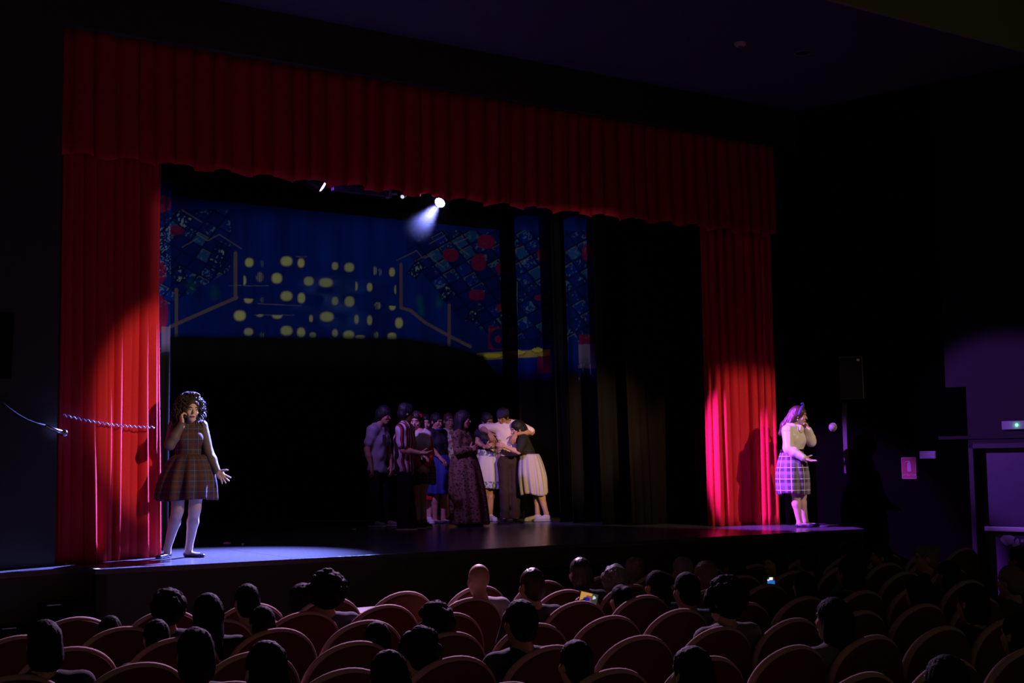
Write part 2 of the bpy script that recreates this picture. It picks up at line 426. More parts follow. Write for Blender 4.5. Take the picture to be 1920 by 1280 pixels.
tag(MB().box((-4.8, -3.50, 5.83), (14, -3.45, 6.5)).build('trim_1', M_fascia), kind='structure')
tag(MB().box((-4.8, -16.5, 6.5), (14, -3.45, 6.6)).build('ceiling', M_ceil), kind='structure')
# door leaf with its push bar
M_door = mat('painted_exit_door', (0.05, 0.035, 0.07), 0.30, 0.2, 14, spec=0.6)
d1 = tag(MB().prism(wall_poly(D0+0.06, D1, -0.16, -0.21), HALL_Z, DZ-0.06, axis=2).build('door_1', M_door), kind='structure')
MB().prism(wall_poly(D0+0.14, D1-0.1, -0.045, -0.085), -0.035, 0.025, axis=2).build('push_bar', mat('satin_steel', (0.6, 0.6, 0.62), 0.35, 0.05, metal=0.6), d1, bevel=0.008)
for t in (D0+0.16, D1-0.14):
    MB().prism(wall_poly(t-0.03, t+0.03, -0.08, -0.165), -0.05, 0.04, axis=2).build('bar_bracket', M_metal, d1)
def door_pt(t, z): x, y = wr(t, -0.155); return (x, y, z)
gq = np.random.default_rng(3); scf = MB()
for cx_, cz_, rx_, rz__ in ((2.72, -0.14, .10, .075), (2.84, -0.17, .03, .05), (2.90, -0.15, .02, .025), (2.80, -0.20, .03, .03)):
    ring = [(cx_+rx_*gq.uniform(.7, 1.1)*math.cos(a), cz_+rz__*gq.uniform(.7, 1.1)*math.sin(a)) for a in np.linspace(0, 6.283, 15)[:-1]]
    fr = [door_pt(*q_) for q_ in ring]; bk = [(*wr(q_[0], -0.162), q_[1]) for q_ in ring]; n_ = len(fr)
    scf.add(fr+bk, [tuple(range(n_))]+[(i_, (i_+1) % n_, n_+(i_+1) % n_, n_+i_) for i_ in range(n_)])
scf.build('scuff_glint', mat('pale_scuff_glint', (0.5, 0.42, 0.55), 0.6), d1)  # scuff with reflected violet light put into its pale colour
tag(MB().prism(wall_poly(D0, D0+0.06, 0.01, -0.22), HALL_Z, DZ, axis=2).prism(wall_poly(D0, D1, 0.01, -0.22), DZ-0.06, DZ, axis=2).build('trim_2', M_metal), kind='structure')
tag(MB().prism(wall_poly(1.95, 8.0, 0.03, 0.0), 1.13, 1.17, axis=2).build('trim_3', M_wallv), kind='structure')

# stage house behind the proscenium
tag(MB().box((-1.6, 7.6, -0.1), (13.6, 7.8, 7.2)).build('wall_back', M_black), kind='structure')
tag(MB().box((-1.6, 0.25, 7.0), (13.6, 7.8, 7.2)).build('ceiling', M_black), kind='structure')
tag(MB().box((-1.6, 0.2, -0.1), (-1.4, 7.8, 7.2)).build('wall_stage_left', M_black), kind='structure')
tag(MB().box((13.4, 0.1, -0.1), (13.6, 7.8, 7.2)).build('wall_stage_right', M_black), kind='structure')
tag(MB().box((-1.6, 0.2, 6.0), (13.6, 0.4, 7.2)).box((10.3, 0.08, -0.1), (13.6, 0.3, 6.1)).build('wall_front', M_black), kind='structure')

# ------------------------------------------------------------------ curtains
def curtain(name, path, z0, z1, folds, amp, material, nv=24, per=7, hem=0.0, sway=0.02, seed=1, lean=(0, 0), scallop=0.0, thick=0.006, flare=0.25, over=0.35, ends=None):
    """cloth hung along a path in x,y: folds of uneven width that deepen towards the hem"""
    g = np.random.default_rng(seed)
    wd_ = g.uniform(0.65, 1.4, folds); wd_ = wd_/wd_.sum(); edges = np.concatenate([[0], np.cumsum(wd_)])
    am = g.uniform(0.6, 1.25, folds+1)
    nu = folds*per+1; s = np.linspace(0, folds, nu)
    base = np.interp(s, np.arange(folds+1), edges); A = np.interp(s, np.arange(folds+1), am)*amp
    ph = 2*np.pi*s
    path = np.array(path, float); seg = np.linalg.norm(np.diff(path, axis=0), axis=1); cum = np.concatenate([[0], np.cumsum(seg)])/seg.sum()
    tot = seg.sum()
    v = np.linspace(0, 1, nv)
    P = np.zeros((nu, nv, 3))
    dirv = unit(np.append(path[-1]-path[0], 0)); nor = np.array([dirv[1], -dirv[0], 0])     # towards the audience
    wob = g.uniform(0, 6.28, (folds+1,)); wb = np.interp(s, np.arange(folds+1), wob)
    for j, t in enumerate(v):                     # t = 0 top, 1 hem
        k = 0.75+flare*t+0.12*np.sin(2.3*t*np.pi+wb)
        b = np.clip(base+over*wd_.mean()*np.sin(ph)*0.55*(0.8+0.3*t)+sway*t*np.sin(wb+3*t)*0.12/tot, -0.02, 1.02)
        x = np.interp(b, cum, path[:, 0]); y = np.interp(b, cum, path[:, 1])
        off = A*k*(np.cos(ph)+0.25*np.cos(2*ph+wb)) + sway*np.sin(base*9+t*2.5+seed)*t
        P[:, j, 0] = x+nor[0]*off+lean[0]*t; P[:, j, 1] = y+nor[1]*off+lean[1]*t
        P[:, j, 2] = z1+(z0-z1)*t
        if scallop: P[:, j, 2] += t**4*scallop*np.abs(np.sin(np.pi*base*folds*0.42+wb*0.1))
    me = grid_mesh(name, P, uv=np.stack(np.meshgrid(s/folds*tot, v*(z1-z0), indexing='ij'), -1))
    o = link(name, me, None, material)
    sd = o.modifiers.new('thickness', 'SOLIDIFY'); sd.thickness = thick
    return o
tag(curtain('valance_curtain', [(-0.02, 0.12), (9.85, 0.12)], 3.99, 5.31, 46, 0.045, M_red, nv=14, per=10, scallop=0.06, seed=4, sway=0.03, over=0.2),
    'long dark red velvet valance hanging across the top of the stage', 'curtain')
tag(curtain('stage_curtain', [(0.03, 0.16), (0.42, 0.24), (1.03, 0.45), (1.10, 0.46), (1.14, 0.53), (1.13, 0.64)], 0.0, 4.35, 12, 0.06, M_red, nv=30, per=14, seed=3, sway=0.035, lean=(0.02, 0.0), over=0.5),
    'gathered red velvet curtain at the left side of the stage, crossed by a corded rope', 'curtain', 'red side curtains')
tag(curtain('stage_curtain', [(9.12, 0.84), (9.03, 0.74), (9.01, 0.62), (9.09, 0.54), (9.45, 0.42), (9.84, 0.18)], 0.0, 4.35, 10, 0.06, M_red, nv=30, per=14, seed=9, sway=0.04, over=0.5),
    'gathered red velvet curtain at the right side of the stage', 'curtain', 'red side curtains')
def leg(x0, x1, Y, z1, m, label, name='wing_curtain', seed=1, lean=0.1):
    return tag(curtain(name, [(x0-lean, Y), (x1-lean, Y)], 0.004, z1, max(3, int((x1-x0)/0.16)), 0.018, m, nv=10, per=6, seed=seed, lean=(lean, 0), over=0.2),
               label, 'curtain', 'dark side wings of the stage')
leg(9.0, 10.6, 0.95, 5.6, M_black, 'black wing curtain just behind the right red curtain', seed=21, lean=0.0)
leg(8.33, 9.75, 1.55, 5.6, M_dimcloth, 'brownish grey wing curtain, broadest of the dark wings beside the right red curtain', seed=22, lean=0.12)
leg(8.10, 9.8, 1.95, 5.6, M_black, 'narrow black wing curtain left of the broad brownish wing', seed=23, lean=0.1)
leg(8.15, 9.1, 3.05, 5.6, M_black, 'black wing curtain between the two printed picture strips', seed=24, lean=0.1)
leg(8.78, 11.2, 4.92, 5.6, M_black, 'black wing curtain at the right edge of the blue backdrop', seed=25, lean=0.1)
leg(0.95, 1.34, 1.32, 5.6, M_black, 'black wing curtain in the gap right of the left red curtain', seed=26, lean=0.0)
# black borders above the stage
for (Y, z0, x0, x1, lab) in ((2.5, 4.62, 0.3, 11.0, 'black border cloth hanging over the middle of the stage'), (6.3, 5.03, 1.5, 12.6, 'black border cloth just above the blue backdrop')):
    tag(curtain('border_curtain', [(x0, Y), (x1, Y)], z0, 7.0, 40, 0.02, M_black, nv=6, per=4, seed=int(Y*10), over=0.1), lab, 'curtain', 'black borders')
tag(curtain('backcloth', [(1.0, 7.0), (13.0, 7.0)], 0.004, 6.4, 60, 0.04, M_black, nv=6, per=5, seed=31, over=0.2), 'black backcloth at the very back of the stage', 'curtain')

# ---- printed picture, its light put into the colour at each point of the cloth
BLUE = np.array([0.002, 0.022, 0.24]); YEL = np.array([0.58, 0.62, 0.20]); TAN = np.array([0.17, 0.115, 0.10]); RED_ = np.array([0.22, 0.005, 0.045])
def seg_d(x, y, a, b):
    ax, ay = a; bx, by = b; dx, dy = bx-ax, by-ay; t = np.clip(((x-ax)*dx+(y-ay)*dy)/(dx*dx+dy*dy+1e-9), 0, 1)
    return np.hypot(x-ax-t*dx, y-ay-t*dy)
def vnoise(x, y, s):
    xi = np.floor(x).astype(int); yi = np.floor(y).astype(int); fx = x-xi; fy = y-yi
    h = lambda a, b: np.abs(np.sin(a*127.1+b*311.7+s*17.3)*43758.5453) % 1.0
    fx = fx*fx*(3-2*fx); fy = fy*fy*(3-2*fy)
    return (h(xi, yi)*(1-fx)+h(xi+1, yi)*fx)*(1-fy)+(h(xi, yi+1)*(1-fx)+h(xi+1, yi+1)*fx)*fy
def paint(x, y):
    """x, y in picture units; returns cloth colours"""
    col = np.zeros(x.shape+(3,))
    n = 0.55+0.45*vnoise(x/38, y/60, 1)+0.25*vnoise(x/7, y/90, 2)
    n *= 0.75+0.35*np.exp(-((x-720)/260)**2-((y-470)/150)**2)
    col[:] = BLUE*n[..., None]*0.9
    cl_ = np.clip(vnoise(x/30+vnoise(x/14, y/14, 21), y/16, 22)*1.6-0.75, 0, 1)*np.exp(-((x-640)/70)**2-((y-560)/45)**2); col[:] += (np.array([0.05, 0.10, 0.22])*cl_[..., None])  # wisps of stage haze put into the cloth colour
    def over(mask, c): 
        m = np.clip(mask, 0, 1)[..., None]; col[:] = col*(1-m)+np.asarray(c)*m
    a = lambda cx, cy: (260+cx/3.048, 300+cy/3.048)
    b = lambda cx, cy: (720+cx/3.7646, 380+cy/3.7646)
    line = lambda f, p, q, wd_, c, al=1.0: over(al*np.clip((wd_-seg_d(x, y, f(*p), f(*q)))/0.8+0.5, 0, 1), c)
    # tiles of small pictures on both sides
    for side, (ox, oy, ang, sl) in (('R', (760, 470, 0.50, 1)), ('L', (440, 470, -0.45, -1))):
        e1x, e1y, e2x, e2y = 23*sl, -12.5, 15*sl, 19.0; det = e1x*e2y-e2x*e1y
        U = ((x-ox)*e2y-(y-oy)*e2x)/det; W = ((y-oy)*e1x-(x-ox)*e1y)/det
        cu_, cw_ = np.floor(U), np.floor(W); hsh = np.abs(np.sin(cu_*12.9898+cw_*78.233+(3 if side == 'R' else 5))*43758.5) % 1
        if side == 'R': zone = (U > 0) & (U < 14) & (y > 432) & (y < 640) & (x > 762) & (y < 545+0.55*(x-770))
        else: zone = (x < 432) & (y > 392) & (y < 545-0.55*(x-318)+25) & (x > 276)
        ed = np.minimum(np.minimum(U-cu_, 1-(U-cu_)), np.minimum(W-cw_, 1-(W-cw_)))
        over(zone*(ed < 0.07)*0.8, BLUE*0.15); over(zone*(ed > 0.07)*(hsh < 0.5)*0.6, BLUE*0.35); over(zone*(ed > 0.05)*(ed < 0.11)*(hsh > 0.6)*(W-cw_ < 0.3)*0.7, (0.15, 0.14, 0.11))
        sp = vnoise(x/2.3, y/2.3, 7)*vnoise(x/6, y/6, 9)
        over(zone*(ed > 0.1)*np.clip((sp-0.36)*6, 0, 1)*0.55*(hsh > 0.3), (0.13, 0.25, 0.30))
        over(zone*(ed > 0.12)*(hsh > 0.88)*0.5, (0.02, 0.10, 0.22))
    for cx, cy, rx, ry in ((720, 275, 60, 50), (470, 370, 55, 45), (670, 420, 50, 60), (860, 460, 70, 45), (655, 650, 55, 38), (880, 650, 38, 35), (850, 740, 60, 30),
                           (1440, 350, 42, 60), (1470, 230, 50, 20), (1500, 780, 40, 40), (1120, 370, 40, 45), (1110, 668, 50, 20)):
        p = b(cx, cy); d = ((np.abs(x-p[0])*3.7646/rx)**2.6+(np.abs(y-p[1])*3.7646/ry)**2.6)
        over(np.clip((1.15-d)*3, 0, 1)*(0.65+0.35*vnoise(x/5, y/5, 3)), RED_)
    for cx, cy, rx, ry in ((140, 250, 45, 50), (110, 640, 50, 70), (110, 880, 60, 110), (120, 120, 60, 30), (215, 400, 45, 30)):
        p = a(cx, cy); d = ((np.abs(x-p[0])*3.048/rx)**2.4+(np.abs(y-p[1])*3.048/ry)**2.4); over(np.clip((1.1-d)*2.5, 0, 1)*0.8, RED_*0.75)
    # framed pictures
    for f, cx, cy, w_, h_, an in ((a, 452, 545, 90, 110, 0.5), (a, 228, 655, 80, 100, -0.5), (a, 250, 340, 110, 90, 0.6), (b, 228, 470, 70, 110, 0.6), (b, 436, 640, 60, 100, 0.5), (b, 625, 795, 60, 80, 0.35), (b, 860, 810, 75, 90, -0.3)):
        p = f(cx, cy); k = 3.4; ca, sa = math.cos(an), math.sin(an); U = ((x-p[0])*ca+(y-p[1])*sa)*k; W = (-(x-p[0])*sa+(y-p[1])*ca)*k
        ins = (np.abs(U) < w_/2) & (np.abs(W) < h_/2); inn = (np.abs(U) < w_/2-9) & (np.abs(W) < h_/2-9)
        over(ins*0.9, BLUE*0.12); over(inn*0.8, BLUE*0.45); over(inn*np.clip((vnoise(x/2.6, y/3.5, cx)-0.6)*5, 0, 1)*0.9, (0.22, 0.36, 0.32))
    for q in (((395, 460), (460, 425)), ((460, 425), (590, 508)), ((245, 283), (360, 355)), ((330, 420), (390, 460)), ((250, 497), (335, 448))): line(a, *q, 0.9, (0.20, 0.18, 0.14), 0.6)
    for q in (((92, 405), (230, 338)), ((230, 338), (270, 388)), ((320, 290), (430, 230)), ((285, 390), (360, 362)), ((495, 290), (585, 250)), ((860, 360), (945, 320)), ((330, 385), (425, 460)), ((520, 310), (600, 370)), ((940, 560), (935, 950))): line(b, *q, 0.9, (0.20, 0.18, 0.14), 0.6)
    for p, q in (((553, 530), (553, 790)), ((560, 785), (225, 932)), ((225, 932), (185, 950)), ((215, 740), (215, 1010))): line(a, p, q, 3.2, TAN, 0.85)
    for p, q in (((120, 435), (120, 740)), ((120, 740), (190, 762)), ((190, 762), (290, 845)), ((290, 845), (470, 945)), ((470, 945), (610, 1015)), ((460, 720), (460, 1000))): line(b, p, q, 2.9, TAN, 0.85)
    for cx, cy in ((435, 760), (300, 720)): p = a(cx, cy); over(np.clip(1-np.hypot((x-p[0])/13, (y-p[1])/18), 0, 1)*0.5, (0.0, 0.12, 0.08))
    for cx, cy in ((250, 690), (265, 760), (390, 700)): p = b(cx, cy); over(np.clip(1-np.hypot((x-p[0])/9, (y-p[1])/16), 0, 1)*0.6, (0.0, 0.14, 0.08))
    # lit windows as soft round spots
    dots = ((632, 585, 26, 28, 1, 0), (845, 578, 36, 30, 1, 0), (928, 588, 21, 28, 1, 0), (1122, 605, 20, 24, .7, 0), (1203, 613, 30, 28, .8, 0), (1448, 640, 18, 27, .9, 0), (790, 675, 32, 32, 1, 0),
            (600, 688, 16, 30, .8, 1), (692, 668, 22, 30, .5, 3), (972, 692, 30, 28, .75, 0), (1070, 700, 42, 28, .7, 0), (1240, 720, 14, 28, .6, 1), (1320, 726, 17, 26, .9, 0), (845, 777, 36, 30, .9, 0),
            (930, 788, 23, 32, .9, 0), (1122, 805, 20, 26, .55, 0), (1205, 808, 30, 32, .7, 0), (628, 792, 28, 28, .9, 2), (1450, 832, 20, 28, .9, 2), (578, 889, 36, 32, 1, 0), (1075, 895, 42, 30, .75, 0),
            (1245, 910, 14, 28, .6, 0), (1320, 915, 16, 30, .7, 0), (1488, 930, 24, 32, 1, 0), (628, 982, 28, 24, .7, 0), (845, 975, 36, 30, .8, 0), (928, 985, 25, 30, .8, 0), (995, 1000, 20, 18, .5, 0),
            (1122, 988, 18, 24, .6, 0), (1200, 1000, 34, 28, .8, 0), (1265, 1010, 30, 12, .6, 0), (1448, 1008, 28, 24, .8, 0), (985, 905, 12, 22, .7, 0), (792, 884, 32, 24, .8, 2), (692, 882, 22, 16, .6, 2),
            (706, 592, 12, 20, .2, 3), (1350, 632, 11, 26, .7, 3), (1378, 640, 10, 22, .5, 3), (1366, 832, 20, 22, .7, 3), (1358, 1000, 14, 22, .5, 3), (706, 800, 14, 18, .25, 3), (1470, 740, 10, 28, .7, 4), (705, 1000, 14, 18, .3, 3))
    for cx, cy, rx, ry, al, cut in dots:
        p = a(cx, cy); d = (np.abs(x-p[0])*3.048/rx)**2.3+(np.abs(y-p[1])*3.048/ry)**2.3
        m = np.clip((1.2-d)*1.3, 0, 1)
        if cut == 1: m = m*(x > p[0]-rx*0.15/3.048)
        if cut == 2: m = m*(y > p[1])
        if cut == 3: m = m*((np.sin(x*1.9)+vnoise(x, y/9, 5)) > 0.35)
        if cut == 4: m = m*(x < p[0])
        warm = np.clip((d-0.55)*1.6, 0, 1)
        over(m*al, (YEL*(1-warm[..., None])+np.array([0.55, 0.22, 0.05])*warm[..., None]))
    for p, q in (((600, 718), (740, 718)), ((680, 820), (930, 832)), ((900, 552), (960, 552)), ((660, 886), (890, 886)), ((520, 716), (590, 716))): line(a, p, q, 0.6, (0.25, 0.22, 0.20), 0.6)
    # loudspeaker picture and yellow table in the lower right corner
    p0, p1 = b(735, 868), b(925, 1035); ins = (x > p0[0]) & (x < p1[0]) & (y > p0[1]+(x-p0[0])*0.1) & (y < p1[1]); over(ins*0.75, RED_*0.75)
    p = b(850, 920); over(np.clip((p[1]+8-y)/6, 0, 1)*ins*(x > b(870, 0)[0])*0.6, (0.5, 0.2, 0.08))
    p = b(806, 962); over(np.hypot((x-p[0])/15.5, (y-p[1])/19) < 1, BLUE*0.4); over(np.hypot((x-p[0])/6.2, (y-p[1])/7) < 1, RED_)
    p0, p1 = b(868, 955), b(1100, 1035); over(((x > p0[0]) & (x < p1[0]) & (y > p0[1]) & (y < p1[1]))*0.9, BLUE*0.3)
    yc = 380+1085/3.7646-(x-900)*0.055; over(np.clip((7.5-np.abs(y-yc))/2, 0, 1)*(x > 893)*(x < 1032)*0.8, (0.42, 0.33, 0.02))
    for cx, cy, rx in ((765, 1080, 68), (935, 1058, 62), (1085, 1040, 40)):
        p = b(cx, cy); d = np.hypot((x-p[0])*3.7646/rx, (y-p[1])*3.7646/18); over((d < 1)*0.8, (0.62, 0.52, 0.06)); over((np.abs(d-1.0) < 0.12)*(y > p[1])*0.8, (0.12, 0.04, 0.01))
    p0 = b(1085, 1080); over(((x > p0[0]) & (x < 1034) & (y > p0[1]) & (y < 702-(x-1008)*0.15))*0.85, RED_*0.8)
    # right hand strip: red and grey shapes, white drips
    s = (x > 1085); p0 = b(1440, 930); over(s*(y > p0[1])*(y < 690)*0.8, RED_*0.8); over(s*(y > 645)*(y < 690)*(x < 1117)*0.8, (0.16, 0.13, 0.24))
    drip = (np.sin(x*2.1+3*vnoise(x/3, y/30, 4)) > 0.55)*(vnoise(x/1.5, y/9, 8) > 0.5)
    over(s*(y > 682)*(y < 760)*drip*np.clip((770-y)/70, 0, 1)*0.7, (0.45, 0.40, 0.45))
    sl_ = (x < 320); over(sl_*(y > 640)*(y < 700)*(x < 305)*drip*0.7, (0.5, 0.42, 0.15)); over(sl_*(y > 612)*(y < 660)*(x > 303)*0.6, (0.16, 0.13, 0.24))
    over(sl_*(vnoise(x/8, y/14, 11) < 0.35)*(y < 480)*0.7, BLUE*0.1); over(sl_*(vnoise(x/2, y/2, 12) > 0.72)*(y > 425)*(y < 520)*0.5, (0.2, 0.3, 0.4))
    # the projection ends here: its colour fades to black cloth
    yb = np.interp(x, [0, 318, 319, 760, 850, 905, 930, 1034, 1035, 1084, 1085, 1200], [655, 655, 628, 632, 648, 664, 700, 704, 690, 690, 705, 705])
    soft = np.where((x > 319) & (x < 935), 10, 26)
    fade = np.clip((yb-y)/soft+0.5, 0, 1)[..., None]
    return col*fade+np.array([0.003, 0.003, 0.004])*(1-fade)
def projected(name, x0, x1, Y, z0, z1, res, label, amp=0.012, folds=14, lean=0.0):
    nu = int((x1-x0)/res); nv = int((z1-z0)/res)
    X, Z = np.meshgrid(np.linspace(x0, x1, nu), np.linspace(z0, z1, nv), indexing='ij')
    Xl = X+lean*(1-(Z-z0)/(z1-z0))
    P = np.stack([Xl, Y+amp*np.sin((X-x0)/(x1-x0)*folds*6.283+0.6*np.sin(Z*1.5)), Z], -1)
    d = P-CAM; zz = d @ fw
    col = paint(960+FPX*(d @ cr)/zz, 640-FPX*(d @ cu)/zz)  # light of the projection laid into the cloth colour
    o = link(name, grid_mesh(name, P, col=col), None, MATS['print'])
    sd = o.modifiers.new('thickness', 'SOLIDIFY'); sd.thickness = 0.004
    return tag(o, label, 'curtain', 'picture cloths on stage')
MATS['print'] = attr_mat('projection_cloth')
projected('projection_backdrop', 3.25, 10.75, 6.8, 2.3, 5.12, 0.0125, 'backdrop coloured as a blue projection with round yellow lights and tilted picture tiles')
projected('projection_wing', 7.95, 9.4, 2.55, 0.01, 5.5, 0.014, 'narrow cloth with blue and red printed cloth with white drips, nearer the right red curtain', lean=0.1, folds=5)
projected('projection_wing', 8.37, 10.2, 4.45, 0.01, 5.5, 0.014, 'narrow cloth with blue printed cloth with a red lower end, next to the backdrop', lean=0.08, folds=5)
projected('projection_wing', 1.285, 1.535, 1.22, 0.01, 4.12, 0.008, 'narrow cloth with blue and red printed cloth beside the left red curtain', folds=3, amp=0.008)
bb = MB().tube([(2.6, 6.8, 5.135), (11.4, 6.8, 5.135)], 0.02, 8)
for x_ in (3.0, 5.5, 8.0, 10.5): bb.tube([(x_, 6.8, 5.13), (x_, 6.8, 7.0)], 0.004, 5)
bt = tag(bb.build('backdrop_batten', M_metal, smooth=True), 'thin dark pipe along the top of the blue backdrop', 'pipe')

# ------------------------------------------------------------------ lamps on the first batten
rg = MB().tube([(0.5, 2.05, 4.76), (10.2, 2.05, 4.74)], 0.025, 10)
for x_ in (1.0, 3.4, 5.8, 8.2, 10.0): rg.tube([(x_, 2.05, 4.75), (x_, 2.05, 7.0)], 0.004, 5)
rig = tag(rg.build('lighting_batten', M_metal, smooth=True), 'black lighting pipe hidden behind the red valance', 'pipe')
def moving_head(loc, target, colour, strength, label, size=1.0):
    e = empty('stage_lamp', loc); tag(e, label, 'stage lamp', 'lamps under the valance')
    q = (Vector(target)-Vector(loc)).to_track_quat('-Z', 'Y').to_matrix().to_4x4()
    s = size
    MB().lathe([(0.075*s, 0.20*s), (0.09*s, 0.12*s), (0.092*s, 0.0), (0.085*s, -0.03*s), (0.060*s, -0.028*s), (0.060*s, 0.02*s)][:4], 18, q).build('housing', M_metal, e, smooth=True)
    MB().lathe([(0.058*s, -0.0315*s), (0.054*s, -0.040*s), (0.03*s, -0.046*s)], 18, q).build('lens', mat('lens_'+label[:12], (0.1, 0.1, 0.1), 0.3, 0, emit=colour, estr=strength), e, smooth=True)
    y = MB()
    for sd in (-1, 1): y.tube([q @ Vector((sd*0.105*s, 0, 0.06*s)), Vector((sd*0.105*s, 0.04, 0.24))], 0.012, 6)
    y.tube([(-0.105*s, 0.04, 0.24), (0.105*s, 0.04, 0.24)], 0.014, 6); y.tube([(0, 0.045, 0.24), (0, 0.05, 0.30)], 0.016, 6)
    y.build('yoke', M_metal, e, smooth=True)
    return e
moving_head(LAMP_VIOLET, T_VIOLET, (0.42, 0.10, 1.0), 26, 'violet glowing stage lamp under the valance, left of the two lit ones', 1.25)
moving_head(LAMP_WHITE, T_WHITE, (0.55, 0.58, 1.0), 60, 'white glowing stage lamp under the valance, right of the two lit ones', 1.2)
moving_head(tuple(at(755, 368, 1.95)), (2.5, -0.3, 2.2), (0.8, 0.75, 0.9), 0.9, 'small dim lamp with a pale lens between the two lit ones', 0.45)
fx = empty('strip_lamp', tuple(at(678, 357, 2.02))); tag(fx, 'long dark violet-lit strip fixture hanging under the valance between the lamps', 'stage lamp')
MB().box((-0.42, -0.04, -0.045), (0.38, 0.04, 0.03)).build('housing', mat('dark_grey_housing', (0.06, 0.05, 0.09), 0.5), fx, bevel=0.008)
MB().box((0.38, -0.05, -0.06), (0.42, 0.05, 0.05)).tube([(0.42, 0, 0), (0.52, 0, 0.012)], 0.02, 8).build('end_bracket', mat('grey_bracket', (0.25, 0.22, 0.3), 0.5), fx)
MB().tube([(0.0, 0, 0.03), (0.0, 0.03, 0.20)], 0.015, 6).build('clamp', M_metal, fx)
MB().tube([(-0.43, -0.02, -0.01), (-0.50, -0.02, 0.02)], 0.008, 6).build('cable', M_metal, fx)
# unseen projector with an added hood that cuts its beam to the picture cloths
pj = empty('unseen_projector', (PROJ[0], PROJ[1], HALL_Z)); tag(pj, 'unseen grey projector on a stand, its plain beam lighting the picture cloths', 'projector')
zz = PROJ[2]-HALL_Z
pd = unit(np.array([5.5, 6.8, 4.0])-np.array(PROJ)); prz = math.atan2(pd[1], pd[0])-math.pi/2
MP = Matrix.Translation((0, 0, zz)) @ Matrix.Rotation(prz, 4, 'Z')
MB().box((-0.2, -0.40, -0.10), (0.2, -0.08, 0.06), MP).build('housing', mat('projector_plastic', (0.2, 0.2, 0.2), 0.5), pj, bevel=0.01)
MB().tube([(0, -0.15, 0), (0, -0.15, zz-0.1)], 0.03, 8).lathe([(0.25, 0), (0.25, 0.03), (0.03, 0.05)], 16).build('stand', M_metal, pj)
HD = 0.40                                         # hood: frame added to shape the beam, opening set by its four flaps
def mask_xz(P):                                   # where the ray lens -> P crosses the frame plane, in projector coordinates
    q = Matrix.Rotation(-prz, 3, 'Z') @ Vector((np.asarray(P)-np.array(PROJ)).tolist()); return q.x/q.y*HD, q.z/q.y*HD
hl = mask_xz((1.26, 1.22, 2.5))[0]; hr = mask_xz((8.5, 2.55, 2.5))[0]
hb = mask_xz((7.0, 6.8, 2.55))[1]; ht = mask_xz((5.0, 0.1, 3.93))[1]
hd = MB()
hd.box((hl-0.25, HD, hb-0.2), (hl, HD+0.004, ht+0.2), MP); hd.box((hr, HD, hb-0.2), (hr+0.25, HD+0.004, ht+0.2), MP)
hd.box((hl, HD, hb-0.2), (hr, HD+0.004, hb), MP); hd.box((hl, HD, ht), (hr, HD+0.004, ht+0.2), MP)
hd.box((hl-0.25, -0.08, hb-0.2), (hl-0.245, HD, ht+0.2), MP); hd.box((hr+0.245, -0.08, hb-0.2), (hr+0.25, HD, ht+0.2), MP)
hd.box((hl-0.25, -0.08, ht+0.195), (hr+0.25, HD, ht+0.2), MP); hd.box((hl-0.25, -0.08, hb-0.2), (hr+0.25, HD, hb-0.195), MP)
hd.build('beam_mask', M_metal, pj)
# thin stage haze under the white lamp
hz = MB().lathe([(0.001, -0.6), (0.35, -0.5), (0.55, -0.25), (0.6, 0.0), (0.55, 0.25), (0.35, 0.5), (0.001, 0.6)], 20).build('stage_haze', None); hz.location = tuple(np.array(LAMP_WHITE)+np.array([-0.25, -0.1, -0.18]))
hm_ = bpy.data.materials.new('thin_haze'); hm_.use_nodes = True; N_ = hm_.node_tree.nodes; L_ = hm_.node_tree.links; N_.remove(N_['Principled BSDF'])
vs_ = N_.new('ShaderNodeVolumeScatter'); vs_.inputs['Anisotropy'].default_value = 0.1
tc2 = N_.new('ShaderNodeTexCoord'); ln_ = N_.new('ShaderNodeVectorMath'); ln_.operation = 'LENGTH'; L_.new(tc2.outputs['Object'], ln_.inputs[0])
dn_ = mathn(N_, L_, 'MULTIPLY', mathn(N_, L_, 'POWER', mathn(N_, L_, 'MAXIMUM', mathn(N_, L_, 'SUBTRACT', 1.0, mathn(N_, L_, 'MULTIPLY', ln_.outputs['Value'], 1.0/0.55)), 0.0), 1.6), 0.011)
L_.new(dn_, vs_.inputs['Density'])
L_.new(vs_.outputs[0], N_['Material Output'].inputs['Volume']); hz.data.materials.append(hm_)
tag(hz, 'faint bluish haze in the beam below the white stage lamp', 'haze', kind='stuff')

# ------------------------------------------------------------------ people
M_skin = mat('skin_light', (0.60, 0.36, 0.25), 0.55, 0.06, 25, spec=0.35)
M_skin2 = mat('skin_tan', (0.45, 0.24, 0.15), 0.55, 0.06, 25, spec=0.35)
M_tights = mat('skin_with_tights', (0.58, 0.40, 0.33), 0.5, 0.05, 40, spec=0.4)
M_hair = mat('dark_brown_hair', (0.028, 0.018, 0.014), 0.42, 0.5, 90, bump=0.3, spec=0.5)
M_hairb = mat('black_hair', (.012, .010, .012), .52, 0.5, 90, bump=0.4, spec=0.3)
M_lips = mat('lips', (0.35, 0.06, 0.06), 0.45)
M_eye = mat('eye_white', (0.7, 0.68, 0.65), 0.2, 0.02)
M_iris = mat('iris_dark', (0.03, 0.015, 0.01), 0.15, 0.02)

